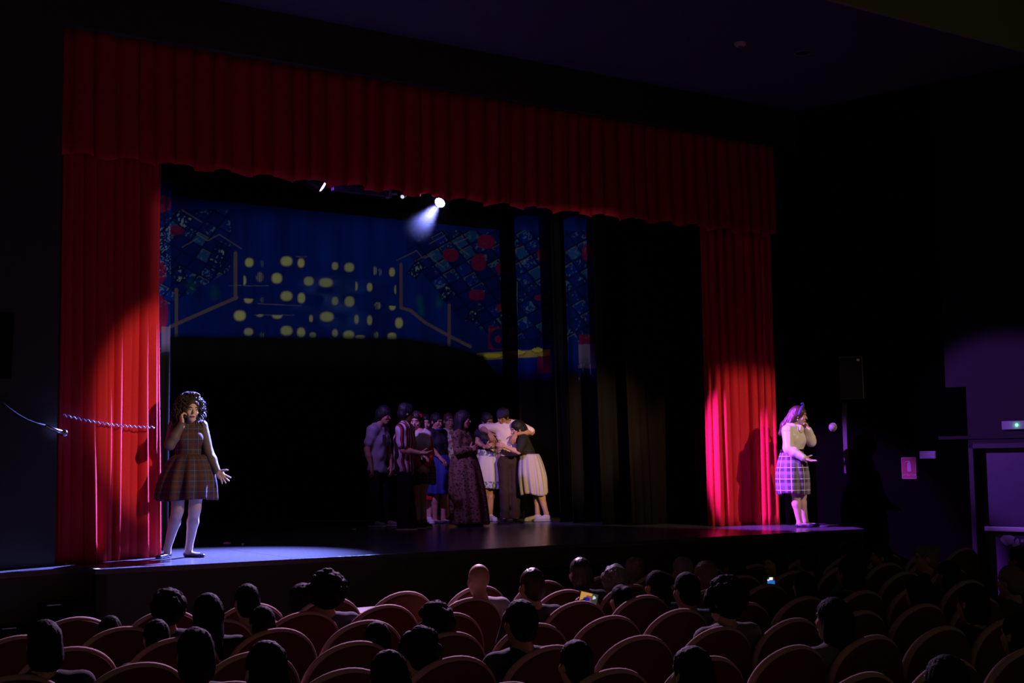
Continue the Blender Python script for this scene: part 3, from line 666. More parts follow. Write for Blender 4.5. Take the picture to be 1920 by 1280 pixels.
def frame_of(yaw, pitch=0.0, roll=0.0):
    """columns: person's right, face direction, up.  yaw 0 faces the viewer, +90 faces image right; pitch > 0 looks down"""
    y, p, r = map(math.radians, (yaw, pitch, roll))
    f = V3(math.sin(y)*math.cos(p), -math.cos(y)*math.cos(p), -math.sin(p))
    s = unit(np.cross(f, V3(0, 0, 1))); u = np.cross(s, f)
    s, u = s*math.cos(r)+u*math.sin(r), -s*math.sin(r)+u*math.cos(r)
    return np.stack([s, f, u], 1)
def head_prims(c, R, s=1.0, neck=None):
    L = lambda x, y, z: c+R @ (V3(x, y, z)*s)
    P = [ell(L(0, -0.012, 0.022), V3(.076, .094, .096)*s, R), ell(L(0, .034, -.045), V3(.057, .052, .082)*s, R, .03*s),
         rc(L(0, .020, -.062), .050*s, L(0, .060, -.102), .021*s, .03*s), rc(L(0, .086, .004), .008*s, L(0, .106, -.030), .0125*s, .012*s),
         ell(L(0, .076, .026), V3(.048, .014, .011)*s, R, .015*s), ell(L(0, .088, -.068), V3(.024, .010, .011)*s, R, .01*s)]
    for e in (-1, 1):
        P.append(ell(L(e*.077, -.006, -.014), V3(.010, .019, .031)*s, R, .008*s))
        P.append(ell(L(e*.040, .062, -.032), V3(.022, .020, .022)*s, R, .02*s))
    S = [ell(L(e*.031, .096, .002), V3(.017, .013, .010)*s, R) for e in (-1, 1)]
    return P, S
def face_parts(root, c, R, s=1.0, brow=None, lips=True):
    L = lambda x, y, z: c+R @ (V3(x, y, z)*s)
    for e in (-1, 1):
        P, Q = sdf_mesh([ell(L(e*.031, .0775, .001), V3(.0130, .0120, .0085)*s, R)], .0035*s, .001)
        me = mesh_of('eye', (P, Q)); o = link('eye', me, root, M_eye); me.materials.append(M_iris)
        fdir = R[:, 1]; ctr = L(e*.031, .078, .002)
        mi = np.array([((np.mean(P[q], 0)-ctr) @ fdir) > .0078*s for q in Q], dtype=np.int32); me.polygons.foreach_set('material_index', mi)
        link('eyebrow', mesh_of('eyebrow', sdf_mesh([rc(L(e*.016, .091, .021), .0042*s, L(e*.034, .088, .027), .0048*s), rc(L(e*.034, .088, .027), .0048*s, L(e*.050, .076, .021), .003*s)], .003*s, .004)), root, brow or M_hair)
    if lips:
        link('lips', mesh_of('lips', sdf_mesh([rc(L(-.022, .089, -.068), .0042*s, L(0, .0975, -.066), .0058*s), rc(L(0, .0975, -.066), .0058*s, L(.022, .089, -.068), .0042*s),
                                           rc(L(-.012, .0935, -.0740), .0052*s, L(.012, .0935, -.0740), .0052*s)], .003*s, .004)), root, M_lips)
def hand_prims(w, d, n, thumb=1, curl=(.3, .3, .3, .3), spread=.10, s=1.0, tcurl=.4):
    """w wrist, d direction of the fingers, n direction the palm faces, thumb = +1/-1 side along cross(d,n)"""
    d = unit(d); n = unit(np.asarray(n)-d*(np.asarray(n) @ d)); l = np.cross(d, n)*thumb
    A = lambda x, y, z: w+(d*x+l*y+n*z)*s
    Rm = np.stack([d, l, n], 1)
    P = [rc(A(-.03, 0, 0), .024*s, A(.02, 0, 0), .024*s), ell(A(.052, 0, 0), V3(.050, .040, .0165)*s, Rm), rc(A(.02, .018, .006), .018*s, A(.075, .022, .004), .014*s, .012*s), rc(A(.02, -.02, .004), .017*s, A(.075, -.024, .002), .013*s, .012*s)]
    for i, (off, ln) in enumerate(((.031, .072), (.0105, .080), (-.010, .075), (-.030, .060))):
        a = spread*(1.5-i)/1.5; dirn = unit(d*math.cos(a)+l*math.sin(a)); p = A(.090-abs(1-i)*.004, off, 0); ang = 0
        for j, fr in enumerate((.45, .30, .25)):
            ang += curl[i]*(1.0, 1.1, .8)[j]; q = p+(dirn*math.cos(ang)+n*math.sin(ang))*ln*fr*s*1.05
            P.append(rc(p, (.0098, .0088, .0080)[j]*s, q, (.0088, .0080, .0068)[j]*s, .004)); p = q
    p = A(.022, .030, .008); dirn = unit(d*.62+l*.72+n*.25)
    for j, ln in enumerate((.040, .032, .026)):
        q = p+dirn*ln*s; P.append(rc(p, (.0135, .011, .0095)[j]*s, q, (.011, .0095, .0075)[j]*s, .006)); p = q; dirn = unit(dirn+n*tcurl*.5+d*tcurl*.5)
    return P
class Pose: pass
def make_pose(**k):
    """joints in metres, person frame: x image right, y away from the viewer, z up.  a = person's right side, b = left side"""
    p = Pose(); p.g = 1.0; p.fem = True; p.hs = 1.0
    for a, v in k.items(): setattr(p, a, v if isinstance(v, (int, float, bool, str, tuple)) and not (isinstance(v, tuple) and len(v) == 3 and a not in ('hang',)) else np.asarray(v, float))
    p.sx = unit(p.sb-p.sa); mid = (p.sa+p.sb)/2; p.up = unit(mid-p.pel); p.fw = unit(np.cross(p.sx, p.up)); p.sx = np.cross(p.up, p.fw)
    p.R = np.stack([p.sx, p.fw, p.up], 1); p.mid = mid
    hx = unit(V3(*(getattr(p, 'hipx', p.sx)))) if hasattr(p, 'hipx') else p.sx
    p.hipx = unit(hx-V3(0, 0, hx[2]))
    if not hasattr(p, 'ha'): p.ha = p.pel-p.hipx*.085*p.g+V3(0, 0, -.04); p.hb = p.pel+p.hipx*.085*p.g+V3(0, 0, -.04)
    hf = np.cross(p.hipx, V3(0, 0, 1))
    for s in 'ab':
        if not hasattr(p, 'k'+s):
            h, an = getattr(p, 'h'+s), getattr(p, 'n'+s); setattr(p, 'k'+s, (h*.48+an*.52)+hf*.02)
        if not hasattr(p, 't'+s): setattr(p, 't'+s, hf)
    p.H = frame_of(*p.hang)
    return p
def torso_prims(p):
    L = lambda o, x, y, z: o+p.R @ (V3(x, y, z)*1.0)
    g = p.g; len_ = np.linalg.norm(p.mid-p.pel); hw = np.linalg.norm(p.sb-p.sa)/2
    hw = max(hw, .15)
    ch = p.pel+p.up*len_*.72; ws = p.pel+p.up*len_*.36
    Rh = np.stack([p.hipx, np.cross(p.hipx, V3(0, 0, 1)), V3(0, 0, 1)], 1)
    if p.fem:
        P = [ell(p.pel+V3(0, 0, -.02), V3(.142, .105, .115)*g, Rh), ell(ws, V3(.115, .092, .12)*g, p.R, .06), ell(ch, V3(.132*g, .098*g, .15), p.R, .05)]
        for e in (-1, 1): P.append(ell(L(ch, e*.060, .066*g, -.012), V3(.060, .048, .058)*g, p.R, .05))
    else:
        P = [ell(p.pel+V3(0, 0, -.01), V3(.150, .105, .12)*g, Rh), ell(ws, V3(.135, .098, .13)*g, p.R, .07), ell(ch, V3(.160*g, .108*g, .17), p.R, .06)]
    P += [rc(L(p.mid, -hw*.45, -.01, .005), .060*g, p.sa, .050*g, .05), rc(L(p.mid, hw*.45, -.01, .005), .060*g, p.sb, .050*g, .05),
          rc(L(p.mid, -.04, -.015, .03), .052, L(p.mid, .04, -.015, .03), .052, .05)]
    return P
def arm_prims(p, s, upto=1.0, inf=0.0):
    sh, el, wr_ = getattr(p, 's'+s), getattr(p, 'e'+s), getattr(p, 'w'+s); g = p.g*(0.94 if p.fem else 1.04)
    P = []
    if upto <= 1: return [rc(sh, .049*g, sh+(el-sh)*upto, (.049-.010*upto)*g, .03)]
    P.append(rc(sh, .049*g, el, .039*g, .03)); t = upto-1
    m = el+(wr_-el)*min(t, .35); P.append(rc(el, .039*g, m, .040*g, .02)); 
    if t > .35: P.append(rc(m, .040*g, el+(wr_-el)*t, (.040-.016*(t-.35)/.65)*g, .02))
    return P
def leg_prims(p, s, top=0.0, upto=1.0):
    h, k, a = getattr(p, 'h'+s), getattr(p, 'k'+s), getattr(p, 'n'+s); g = p.g; P = [rc(h, .088*g, k+(h-k)*.10, .056*g, .04)]
    c = k+(a-k)*.30-np.cross(p.hipx, V3(0, 0, 1))*.014
    P += [rc(k+(h-k)*.1, .056*g, k, .053*g, .02), rc(k, .050*g, c, .053*g, .025), rc(c, .053*g, a, .036, .025)]
    return P
def foot_prims(p, s):
    a, t = getattr(p, 'n'+s), unit(getattr(p, 't'+s)*V3(1, 1, 0)); z = V3(0, 0, 1); b = V3(a[0], a[1], 0)
    return [rc(a, .036, b-t*.02+z*.035, .032, .02), rc(b+z*.035, .031, b+t*.12+z*.022, .022, .02), rc(b+t*.12+z*.022, .022, b+t*.16+z*.018, .016, .02)]
def build_person(label, root_xy, p, skin=M_skin, hands=None, brow=None, facial=True, legs=True, group='performers on stage', h=.0115, rz=-YAW):
    root = empty('person', (root_xy[0], root_xy[1], 0.0), rz); tag(root, label, 'person', group)
    pr = torso_prims(p)
    for s in 'ab': pr += arm_prims(p, s, 2.0)+leg_prims(p, s)+foot_prims(p, s)
    nb = p.mid+p.up*.045
    hb = p.head+p.H @ V3(0, -.022, -.075)
    pr.append(rc(nb, .058*p.g, hb, .048, .03))
    parts = [sdf_mesh(pr, h, .02)]
    hp, hsub = head_prims(p.head, p.H, p.hs)
    hp.append(rc(hb, .047, nb*.4+hb*.6, .047, .02))
    parts.append(sdf_mesh(hp, .0062, .012, subs=hsub))
    for s in 'ab':
        spec = (hands or {}).get(s)
        wv, ev = getattr(p, 'w'+s), getattr(p, 'e'+s)
        if spec is None:
            spec = dict(d=unit(wv-ev), n=unit(np.cross(unit(wv-ev), np.cross(p.fw, V3(0, 0, 1)))), thumb=1 if s == 'a' else -1, curl=(.35, .35, .4, .45))
        parts.append(sdf_mesh(hand_prims(wv, **spec), .0048, .006))
    link('body', mesh_of('body', *parts), root, skin)
    if facial: face_parts(root, p.head, p.H, p.hs, brow)
    return root
def garment(name, root, prims, m, inf=.014, h=.0115, clips=(), subs=(), wrinkle=.004, seed=1, k=.03):
    return link(name, mesh_of(name, sdf_mesh(prims, h, k, inf=inf, clips=clips, subs=subs, wrinkle=wrinkle, seed=seed)), root, m)
def shirt(root, p, m, hem, sleeve=.55, inf=.016, name='shirt', neck=.07, vneck=0.0, wrinkle=.005, seed=1, sl=('a', 'b'), sleeve_name=None, sleeve_mat=None, h=.0115, extra=()):
    clip = [(V3(0, 0, -1), -hem)]
    nk = p.mid+p.up*.075+p.fw*.02
    subs = [ell(nk+p.up*.03, V3(neck, neck, .075), p.R)]
    if vneck: subs.append(rc(nk+p.fw*.07, neck*.75, nk+p.fw*.11-p.up*vneck, .012))
    P = torso_prims(p)+list(extra)
    if sleeve_name is None:
        for s in sl: P += arm_prims(p, s, sleeve)
        return garment(name, root, P, m, inf, h, clip, subs, wrinkle, seed)
    o = garment(name, root, P, m, inf, h, clip, subs, wrinkle, seed)
    for s in sl: garment(sleeve_name, root, arm_prims(p, s, sleeve), sleeve_mat or m, inf*.95+.003, .009, (), (), wrinkle*.6, seed+3)
    return o
def trousers(root, p, m, waist, cuff=.035, inf=.018, seed=2, name='trousers', wide=0.0):
    P = torso_prims(p)[:2]
    for s in 'ab':
        h, k, a = getattr(p, 'h'+s), getattr(p, 'k'+s), getattr(p, 'n'+s)
        P += [rc(h, .090*p.g, k, .066+wide*.3, .04), rc(k, .066+wide*.3, a+V3(0, 0, -.06), .056+wide, .03)]
    return garment(name, root, P, m, inf*.6, .0125, [(V3(0, 0, 1), waist), (V3(0, 0, -1), -cuff)], (), .005, seed)
def skirt(root, m, top, hem, r0, r1, rot=0.0, n=14, amp=.02, name='skirt', seed=3, nu=168, nv=22, hemwave=.01, bulge=.02, sub=None):
    """pleated tube from the waist to the hem; top and hem are centre points, r0 and r1 half widths (across, deep)"""
    g = np.random.default_rng(seed); th = np.linspace(0, 2*np.pi, nu, endpoint=False); P = np.zeros((nu, nv, 3)); UV = np.zeros((nu, nv, 2))
    ph = g.uniform(0, 6.28); ca, sa = math.cos(rot), math.sin(rot)
    jit = 0.35*np.sin(th*2+ph)+0.25*np.sin(th*3+ph*2)
    for j in range(nv):
        t = j/(nv-1); c = np.asarray(top)*(1-t)+np.asarray(hem)*t
        e = t**.55
        rx = r0[0]+(r1[0]-r0[0])*e+bulge*math.sin(math.pi*t); ry = r0[1]+(r1[1]-r0[1])*e+bulge*math.sin(math.pi*t)
        wv = amp*(0.12+0.88*t)*np.sin(n*th+jit*2+ph)+amp*.35*t*np.sin(n*.5*th+ph)
        x = (rx+wv)*np.cos(th); y = (ry+wv)*np.sin(th)
        P[:, j, 0] = c[0]+x*ca-y*sa; P[:, j, 1] = c[1]+x*sa+y*ca; P[:, j, 2] = c[2]+hemwave*t*np.sin(3*th+ph)
        UV[:, j, 0] = th/(2*np.pi)*2*np.pi*(r1[0]+r1[1])/2*.9; UV[:, j, 1] = P[:, j, 2]
    # repeat first column so that the pattern closes
    P = np.concatenate([P, P[:1]]); UV = np.concatenate([UV, UV[:1]]); UV[-1, :, 0] += 2*np.pi*(r1[0]+r1[1])/2*.9
    me = grid_mesh(name, P, uv=UV); o = link(name, me, root, m)
    sd = o.modifiers.new('thickness', 'SOLIDIFY'); sd.thickness = .004
    return o
def shoe(root, p, s, style='sneaker', m=None, sole=None, label=None):
    a, t = getattr(p, 'n'+s), unit(getattr(p, 't'+s)*V3(1, 1, 0)); z = V3(0, 0, 1); b = V3(a[0], a[1], 0)
    l = np.cross(t, z); R = np.stack([l, t, z], 1)
    if style == 'flat':
        P = [ell(b-t*.025+z*.030, V3(.036, .040, .034), R), ell(b+t*.05+z*.022, V3(.038, .075, .026), R), ell(b+t*.135+z*.020, V3(.041, .055, .024), R)]
        o = garment('shoe', root, P, m, 0, .006, [(V3(0, 0, -1), -.001)], [ell(b+t*.03+z*.075, V3(.031, .090, .045), R)], 0, 1, .02)
        return o
    hi = .095 if style == 'high' else .075
    P = [ell(b-t*.03+z*.045, V3(.040, .045, .045), R), rc(b-t*.01+z*.045, .036, b+z*hi, .042), ell(b+t*.05+z*.042, V3(.041, .085, .042), R), ell(b+t*.145+z*.032, V3(.046, .062, .032), R)]
    o = garment('sneaker', root, P, m, .002, .0065, [(V3(0, 0, -1), -.018)], (), 0, 1, .03)
    P = [ell(b-t*.03+z*.012, V3(.044, .050, .018), R), ell(b+t*.06+z*.012, V3(.046, .095, .018), R), ell(b+t*.15+z*.012, V3(.049, .064, .018), R)]
    q = garment('sole', o, P, sole or m, .003, .0065, [(V3(0, 0, -1), -.001), (V3(0, 0, 1), .024)], (), 0, 1, .02)
    lc = MB()
    for i in range(4):
        c = b+t*(.055+i*.022)+z*(.083-i*.010); lc.tube([c-l*.022, c+z*.003, c+l*.022], .0035, 5)
    lc.build('lace', M_tape if m is not M_tape else mat('grey_lace', (.5, .5, .5)), o, smooth=True)
    return o
def hair_cap(c, R, s=1.0, front=.055, vol=0.0, face=True):
    L = lambda x, y, z: c+R @ (V3(x, y, z)*s)
    P = [ell(L(0, -.016, .030), V3(.084+vol, .102+vol, .099+vol)*s, R), ell(L(0, -.048, -.035), V3(.076+vol, .064+vol, .075)*s, R, .03)]
    S = [ell(L(0, .125, -.058), V3(.088, .100, .112+front*.2)*s, R)] if face else []
    return P, S, L
def blob(name, root, P, m, h=.008, k=.02, S=(), wr_=.003, seed=1, inf=0.0):
    pq = sdf_mesh(P, h, k, subs=S, wrinkle=wr_, seed=seed, inf=inf)
    if name == 'hair':                            # comb grooves: push vertices in and out by their angle round the crown
        V, Q = pq; c = P[0][1]; d = V-c; a = np.arctan2(d[:, 1], d[:, 0]); g = np.random.default_rng(seed)
        am = sum(np.sin(a*f+d[:, 2]*g.uniform(-25, 25)+g.uniform(0, 6)) for f in (17, 29, 41))/3
        V = V+d/(np.linalg.norm(d, axis=1)[:, None]+1e-6)*(am*.0045)[:, None]; pq = (V, Q)
    return link(name, mesh_of(name, pq), root, m)
def strands(mb, pts_fn, n, rad=.006, seg=10):
    for i in range(n): mb.tube(pts_fn(i), rad, 4)

def local(ox, oy, k, rpx, rpy, root):
    """measured picture points -> metres in the person's frame"""
    S = px_per_m((root[0], root[1], .8))
    return lambda cx, cy, y=0.0: V3((ox+cx/k-rpx)/S, y, (rpy-oy-cy/k)/S)

# ---- woman on the telephone at the left
root = (1.33, 0.17); q = local(260, 700, 3.555, 345, 1046, root)
p = make_pose(head=q(343, 250, -.03), hang=(34, 4, 3), sa=q(242, 362, -.05), sb=q(402, 358, .08), pel=q(325, 640, .02), g=1.10,
              ea=q(236, 486, -.20), wa=q(308, 346, -.15), eb=q(452, 540, .06), wb=q(522, 668, .0), ka=q(262, 925, -.03), kb=q(368, 925, .02), na=q(192, 1170, .0), nb=q(330, 1168, .04),
              ta=(-.35, -1, 0), tb=(1, -.35, 0), hipx=(1, .25, 0))
W1 = build_person('curly-haired woman in a plaid dress standing by the left red curtain', root, p, M_tights,
                  hands={'a': dict(d=V3(-.20, .25, .95), n=V3(.85, .45, .15), thumb=1, curl=(.75, .8, .85, .9), tcurl=.5), 'b': dict(d=V3(.72, -.25, -.65), n=V3(-.25, -.85, .3), thumb=-1, curl=(.08, .12, .16, .2), spread=.32)})
M_plaid1 = pattern('plaid_dress_bodice', 'plaid', [(.052, .030, .026), (.020, .030, .075), (.115, .036, .028), (.12, .08, .06)], 1.25, yshear=.25)
M_plaid1s = pattern('plaid_dress_skirt', 'plaid', [(.052, .030, .026), (.020, .030, .075), (.115, .036, .028), (.12, .08, .06)], 1.25, uv=True)
M_sheer = mat('dark_sheer_knit', (.10, .075, .085), .6, .3, 120)
shirt(W1, p, M_plaid1, hem=p.pel[2]+.09, sleeve=1.93, inf=.009, name='bodice', neck=.085, wrinkle=.002, sleeve_name='sleeve', sleeve_mat=M_sheer)
skirt(W1, M_plaid1s, p.pel+V3(.012, 0, .135), V3(.012, .02, .585), (.148, .118), (.300, .235), rot=.2, n=11, amp=.026, seed=5)
for s in 'ab': shoe(W1, p, s, 'flat', mat('dark_patent_shoe', (.03, .03, .06), .2, .1, spec=.8))
P, S, L = hair_cap(p.head, p.H, 1.0, vol=.008)
S = S+[ell(L(0, .135, -.012), V3(.080, .085, .108), p.H)]
P += [rc(L(.04, -.07, 0), .07, L(.07, -.10, -.16), .075, .03), rc(L(-.03, -.08, 0), .07, L(-.03, -.11, -.15), .07, .03), rc(L(.085, -.01, -.02), .035, L(.10, -.03, -.14), .04, .03)]
hp_, hq_ = sdf_mesh(P, .009, .03, subs=S, wrinkle=.010, seed=4)
mb = MB(); g = np.random.default_rng(11)
for i in range(420):
    a = g.uniform(0.8, 2*np.pi-0.8); e = g.uniform(-.3, 1.5)
    if i % 6 == 0: a = g.uniform(-.8, .8); e = g.uniform(1.05, 1.5)
            # around the back and the sides of the head
    st_ = L(math.sin(a)*.088*math.cos(e), math.cos(a)*.10*math.cos(e)-.015, .03+.10*math.sin(e)); ln = (g.uniform(.20, .44) if e < .9 else g.uniform(.08, .2))*(1 if abs(a-np.pi) < 1.5 else .5)
    out = unit(st_-L(0, -.02, -.02)); ph = g.uniform(0, 6.28); r_ = g.uniform(.010, .017); pts = []
    side = p.H @ V3(.55, -.35, 0) if g.uniform() < .65 else p.H @ V3(-.35, -.45, 0)
    for j in range(25):
        t = j/24; c = st_+out*(.060*min(1, t*4))+V3(0, 0, -1)*ln*t*t*.8+V3(0, 0, -1)*ln*t*.25+side*.10*t
        pts.append(c+V3(math.cos(ph+t*ln*95), math.sin(ph+t*ln*95), 0)*r_*min(1, t*5))
    mb.tube(pts, [.0048]*22+[.004, .003, .002], 3)
M_hairc = mat('brown_curls', (.045, .028, .02), .6, .5, 90, spec=.35)
me_h = mesh_of('hair', (hp_, hq_)); hair = link('hair', me_h, W1, M_hairc)
mb.build('curls', M_hairc, hair, smooth=True)
band = []
for j in range(17):
    a = math.pi*(j/16-.5)*1.1; band.append(L(math.sin(a)*.104, .048-.03*(1-math.cos(a)), .018+.100*math.cos(a)))
MB().tube(band, .017, 6).build('headband', mat('black_headband', (.01, .01, .012), .8), W1, smooth=True)
def handset(root_, c, R_, m, name='telephone', lab=None, par=None):
    o = MB()
    Mx = Matrix(((R_[0][0], R_[0][1], R_[0][2], c[0]), (R_[1][0], R_[1][1], R_[1][2], c[1]), (R_[2][0], R_[2][1], R_[2][2], c[2]), (0, 0, 0, 1)))
    return o, Mx
def telephone(root_obj, a, b, toward, m, label):
    """old style handset: curved grip with ear and mouth pieces, held in the hand"""
    e = empty('telephone_handset', (0, 0, 0)); mw = Matrix.Translation(root_obj.location) @ Matrix.Rotation(root_obj.rotation_euler.z, 4, 'Z')
    base = mw @ Vector(b.tolist()); e.location = base
    f = lambda P_: (mw @ Vector(np.asarray(P_).tolist()))-base
    a = np.asarray(a); b = np.asarray(b); tw = unit(toward)
    pts = [f(a+(b-a)*t-tw*.035*math.sin(math.pi*t)) for t in np.linspace(0, 1, 9)]
    MB().tube(pts, .013, 8).build('grip', m, e, smooth=True)
    for P_ in (a, b): MB().tube([f(P_-tw*.012), f(P_+tw*.006), f(P_+tw*.016)], [.020, .026, .024], 12).build('earpiece' if P_ is a else 'mouthpiece', m, e, smooth=True)
    tag(e, label, 'telephone', 'telephone handsets'); return e
earA = p.head+p.H @ V3(.098, .0, -.005); mouA = p.head+p.H @ V3(.070, .105, -.105)
telephone(W1, earA, mouA, p.H @ V3(-1, 0, 0), M_hairb, 'black telephone handset held to the ear by the curly-haired woman')

# ---- woman on the telephone at the right
root = (9.54, -0.49); q = local(1420, 720, 4.4125, 1498, 989, root)
p = make_pose(head=q(366, 268, 0), hang=(66, 8, -4), sa=q(255, 395, -.09), sb=q(390, 392, .14), pel=q(300, 640, .02), g=1.06,
              ea=q(248, 545, -.16), wa=q(362, 618, -.22), eb=q(474, 488, .10), wb=q(436, 388, .0), na=q(338, 1150, -.04), nb=q(404, 1140, .10), ka=q(315, 930, -.05), kb=q(382, 930, .08),
              ta=(1, -.5, 0), tb=(1, -.15, 0), hipx=(.45, .9, 0))
W2 = build_person('woman in a white blouse and plaid skirt standing by the right red curtain', root, p, M_tights,
                  hands={'a': dict(d=V3(.88, -.25, -.35), n=V3(.25, -.35, .85), thumb=-1, curl=(.1, .12, .15, .2), spread=.14), 'b': dict(d=V3(-.35, -.05, .92), n=V3(-.85, -.35, -.2), thumb=-1, curl=(.6, .65, .7, .75))})
M_blouse = mat('white_satin_blouse', (.78, .74, .70), .38, .05, 60, spec=.5)
shirt(W2, p, M_blouse, hem=p.pel[2]+.10, sleeve=1.96, inf=.026, name='blouse', neck=.07, wrinkle=.006, sleeve_name='sleeve', seed=6)
garment('collar', W2, [ell(p.mid+p.up*.065+p.fw*.03, V3(.078, .078, .022), p.R), ell(p.mid+p.up*.02+p.fw*.115, V3(.055, .02, .05), p.R)], M_blouse, 0, .008, (), [ell(p.mid+p.up*.09, V3(.058, .058, .05), p.R)], 0)
for s in 'ab':
    d_ = unit(getattr(p, 'w'+s)-getattr(p, 'e'+s)); wv = getattr(p, 'w'+s)
    garment('cuff', W2, [rc(wv-d_*.05, .042, wv-d_*.005, .040)], M_blouse, 0, .007, (), (), 0)
M_plaid2 = pattern('plaid_skirt_violet', 'plaid', [(.16, .13, .20), (.04, .03, .05), (.30, .27, .36), (.75, .72, .82)], 1.75, uv=True)
skirt(W2, M_plaid2, p.pel+V3(.0, 0, .13), q(305, 912, .02), (.130, .150), (.205, .215), rot=.2, n=9, amp=.014, seed=8, bulge=.03)
MB().lathe([(.152, -.025), (.156, 0), (.150, .025)], 26, Matrix.Translation((p.pel+V3(0, 0, .125)).tolist())).build('waistband', M_hairb, W2, smooth=True)
for s in 'ab': shoe(W2, p, s, 'flat', MATS['dark_patent_shoe'])
P, S, L = hair_cap(p.head, p.H, 1.0, vol=.006)
P += [rc(L(.0, -.08, 0), .065, L(.01, -.17, -.16), .06, .03), rc(L(.01, -.17, -.16), .06, L(.02, -.22, -.27), .03, .03), rc(L(.07, -.05, -.02), .035, L(.08, -.12, -.18), .03, .03)]
M_hairv = mat('brown_hair', (.075, .04, .035), .4, .5, 90, bump=.3, spec=.5)
hair = blob('hair', W2, P, M_hairv, .008, .03, S, .004, 3)
mb = MB(); g = np.random.default_rng(5)
for i in range(60):
    a = g.uniform(1.6, 4.7); st_ = L(math.sin(a)*.08, math.cos(a)*.098-.01, .02+g.uniform(-.03, .07)); ln = g.uniform(.22, .36)
    mb.tube([st_+(p.H @ V3(0, -.55, -1.0))*ln*t*.75+V3(.006*math.sin(9*t+i), 0, -.02*t) for t in np.linspace(0, 1, 8)], [.006]*6+[.005, .002], 4)
mb.build('locks', M_hairv, hair, smooth=True)
M_vband = mat('blue_violet_headband', (.10, .06, .40), .6)
band = [L(math.sin(a)*.098, .040-.02*(1-math.cos(a)), .026+.104*math.cos(a)) for a in np.linspace(-1.7, 1.7, 17)]
hb_ = MB().tube(band, .017, 6).build('headband', M_vband, W2, smooth=True)
MB().tube([L(-.005, .045, .13), L(-.03, .03, .165), L(-.045, .02, .15)], [.016, .014, .006], 6).tube([L(.005, .045, .13), L(.03, .03, .17), L(.05, .02, .155)], [.016, .014, .006], 6).build('knot', M_vband, hb_, smooth=True)
MB().lathe([(.001, -.008), (.007, -.004), (.008, 0), (.006, .005), (.001, .008)], 8, Matrix.Translation(L(.080, .0, -.055).tolist())).build('earring', M_chrome, W2, smooth=True)
earA = p.head+p.H @ V3(-.098, .0, -.005); mouA = p.head+p.H @ V3(-.070, .105, -.105)
telephone(W2, earA, mouA, p.H @ V3(1, 0, 0), M_hairb, 'black telephone handset at the face of the woman in the white blouse')

# ---- the group in the middle
GX = lambda rpx, rpy, root: local(640, 720, 4.266, rpx, rpy, root)
def fl(px, py):
    d = fw*FPX+cr*(px-960)-cu*(py-640); t = -CAM[2]/d[2]; P = CAM+d*t; return (P[0], P[1])
M_denim = mat('black_trousers', (.015, .014, .017), .85, .2)
M_white = mat('white_canvas', (.72, .70, .68), .7, .05)
M_blk = mat('black_canvas', (.015, .015, .018), .7, .1)
# man in a grey shirt
rp = (716, 987); root = fl(*rp); q = GX(*rp, root)
p = make_pose(fem=False, head=q(348, 250, -.02), hang=(66, 14, 0), sa=q(262, 372, -.15), sb=q(330, 372, .17), pel=q(288, 690, .0), g=1.04, ea=q(218, 530, -.17), wa=q(252, 660, -.20), eb=q(372, 540, .18), wb=q(392, 660, .12),
              na=q(258, 1095, -.08), nb=q(345, 1090, .10), ta=(1, -.5, 0), tb=(1, -.3, 0), hipx=(.45, .9, 0))
G1 = build_person('man with glasses in a grey short-sleeved shirt at the left end of the group', root, p, M_skin2, brow=M_hairb)
shirt(G1, p, mat('grey_cotton', (.30, .27, .33), .85, .08), q(0, 715)[2], .62, .026, neck=.06, vneck=.08, seed=2)
trousers(G1, p, M_denim, q(0, 690)[2])
for i, e in enumerate((-1, 1)):
    c = p.mid+p.fw*(.135)+p.sx*e*.075-p.up*.12
    MB().box((-.05, -.004, -.055), (.05, .006, .055), Matrix.Translation(c.tolist()) @ Matrix(((p.sx[0], -p.fw[0], p.up[0]), (p.sx[1], -p.fw[1], p.up[1]), (p.sx[2], -p.fw[2], p.up[2]))).to_4x4()).build('pocket', MATS['grey_cotton'], G1, bevel=.004)
P, S, L = hair_cap(p.head, p.H, 1.0, vol=.012); P += [rc(L(0, -.06, -.02), .08, L(0, -.09, -.10), .06, .03)]
blob('hair', G1, P, M_hairb, .009, .03, S, .006, 5)
gl = MB()
for e in (-1, 1): gl.tube([L(e*.033+.024*math.cos(a), .105-.004*abs(e), .002+.018*math.sin(a)) for a in np.linspace(0, 6.283, 13)], .0025, 5, False); gl.tube([L(e*.058, .10, .005), L(e*.08, .0, .0)], .0025, 5)
gl.tube([L(-.009, .106, .004), L(.009, .106, .004)], .0025, 5); gl.build('glasses', M_blk, G1, smooth=True)
for s in 'ab': shoe(G1, p, s, 'sneaker', mat('violet_grey_canvas', (.34, .30, .36), .7), M_white)
# man in a striped shirt, turned away to the right
rp = (765, 993); root = fl(*rp); q = GX(*rp, root)
p = make_pose(fem=False, head=q(527, 232, 0), hang=(112, 8, 0), sa=q(500, 375, -.17), sb=q(530, 365, .19), pel=q(500, 680, 0), g=1.08, ea=q(510, 535, -.20), wa=q(640, 556, -.16), eb=q(560, 540, .20), wb=q(640, 575, .12),
              na=q(492, 1115, -.10), nb=q(560, 1100, .12), ta=(1, -.15, 0), tb=(1, .1, 0), hipx=(-.2, 1, 0))
G2 = build_person('man in a loose red and white striped shirt near the left of the group', root, p, M_skin2, brow=M_hairb, hands={'a': dict(d=V3(1, 0, .0), n=V3(0, -.2, .95), thumb=-1, curl=(.15, .2, .25, .3))})
M_str = pattern('striped_shirt', 'stripes', [(.045, .012, .018), (.55, .48, .50), (.42, .03, .05)], 1.15, yshear=.9)
shirt(G2, p, M_str, q(0, 735)[2], .70, .036, neck=.06, seed=3, wrinkle=.007)
trousers(G2, p, M_denim, q(0, 700)[2], wide=.01)
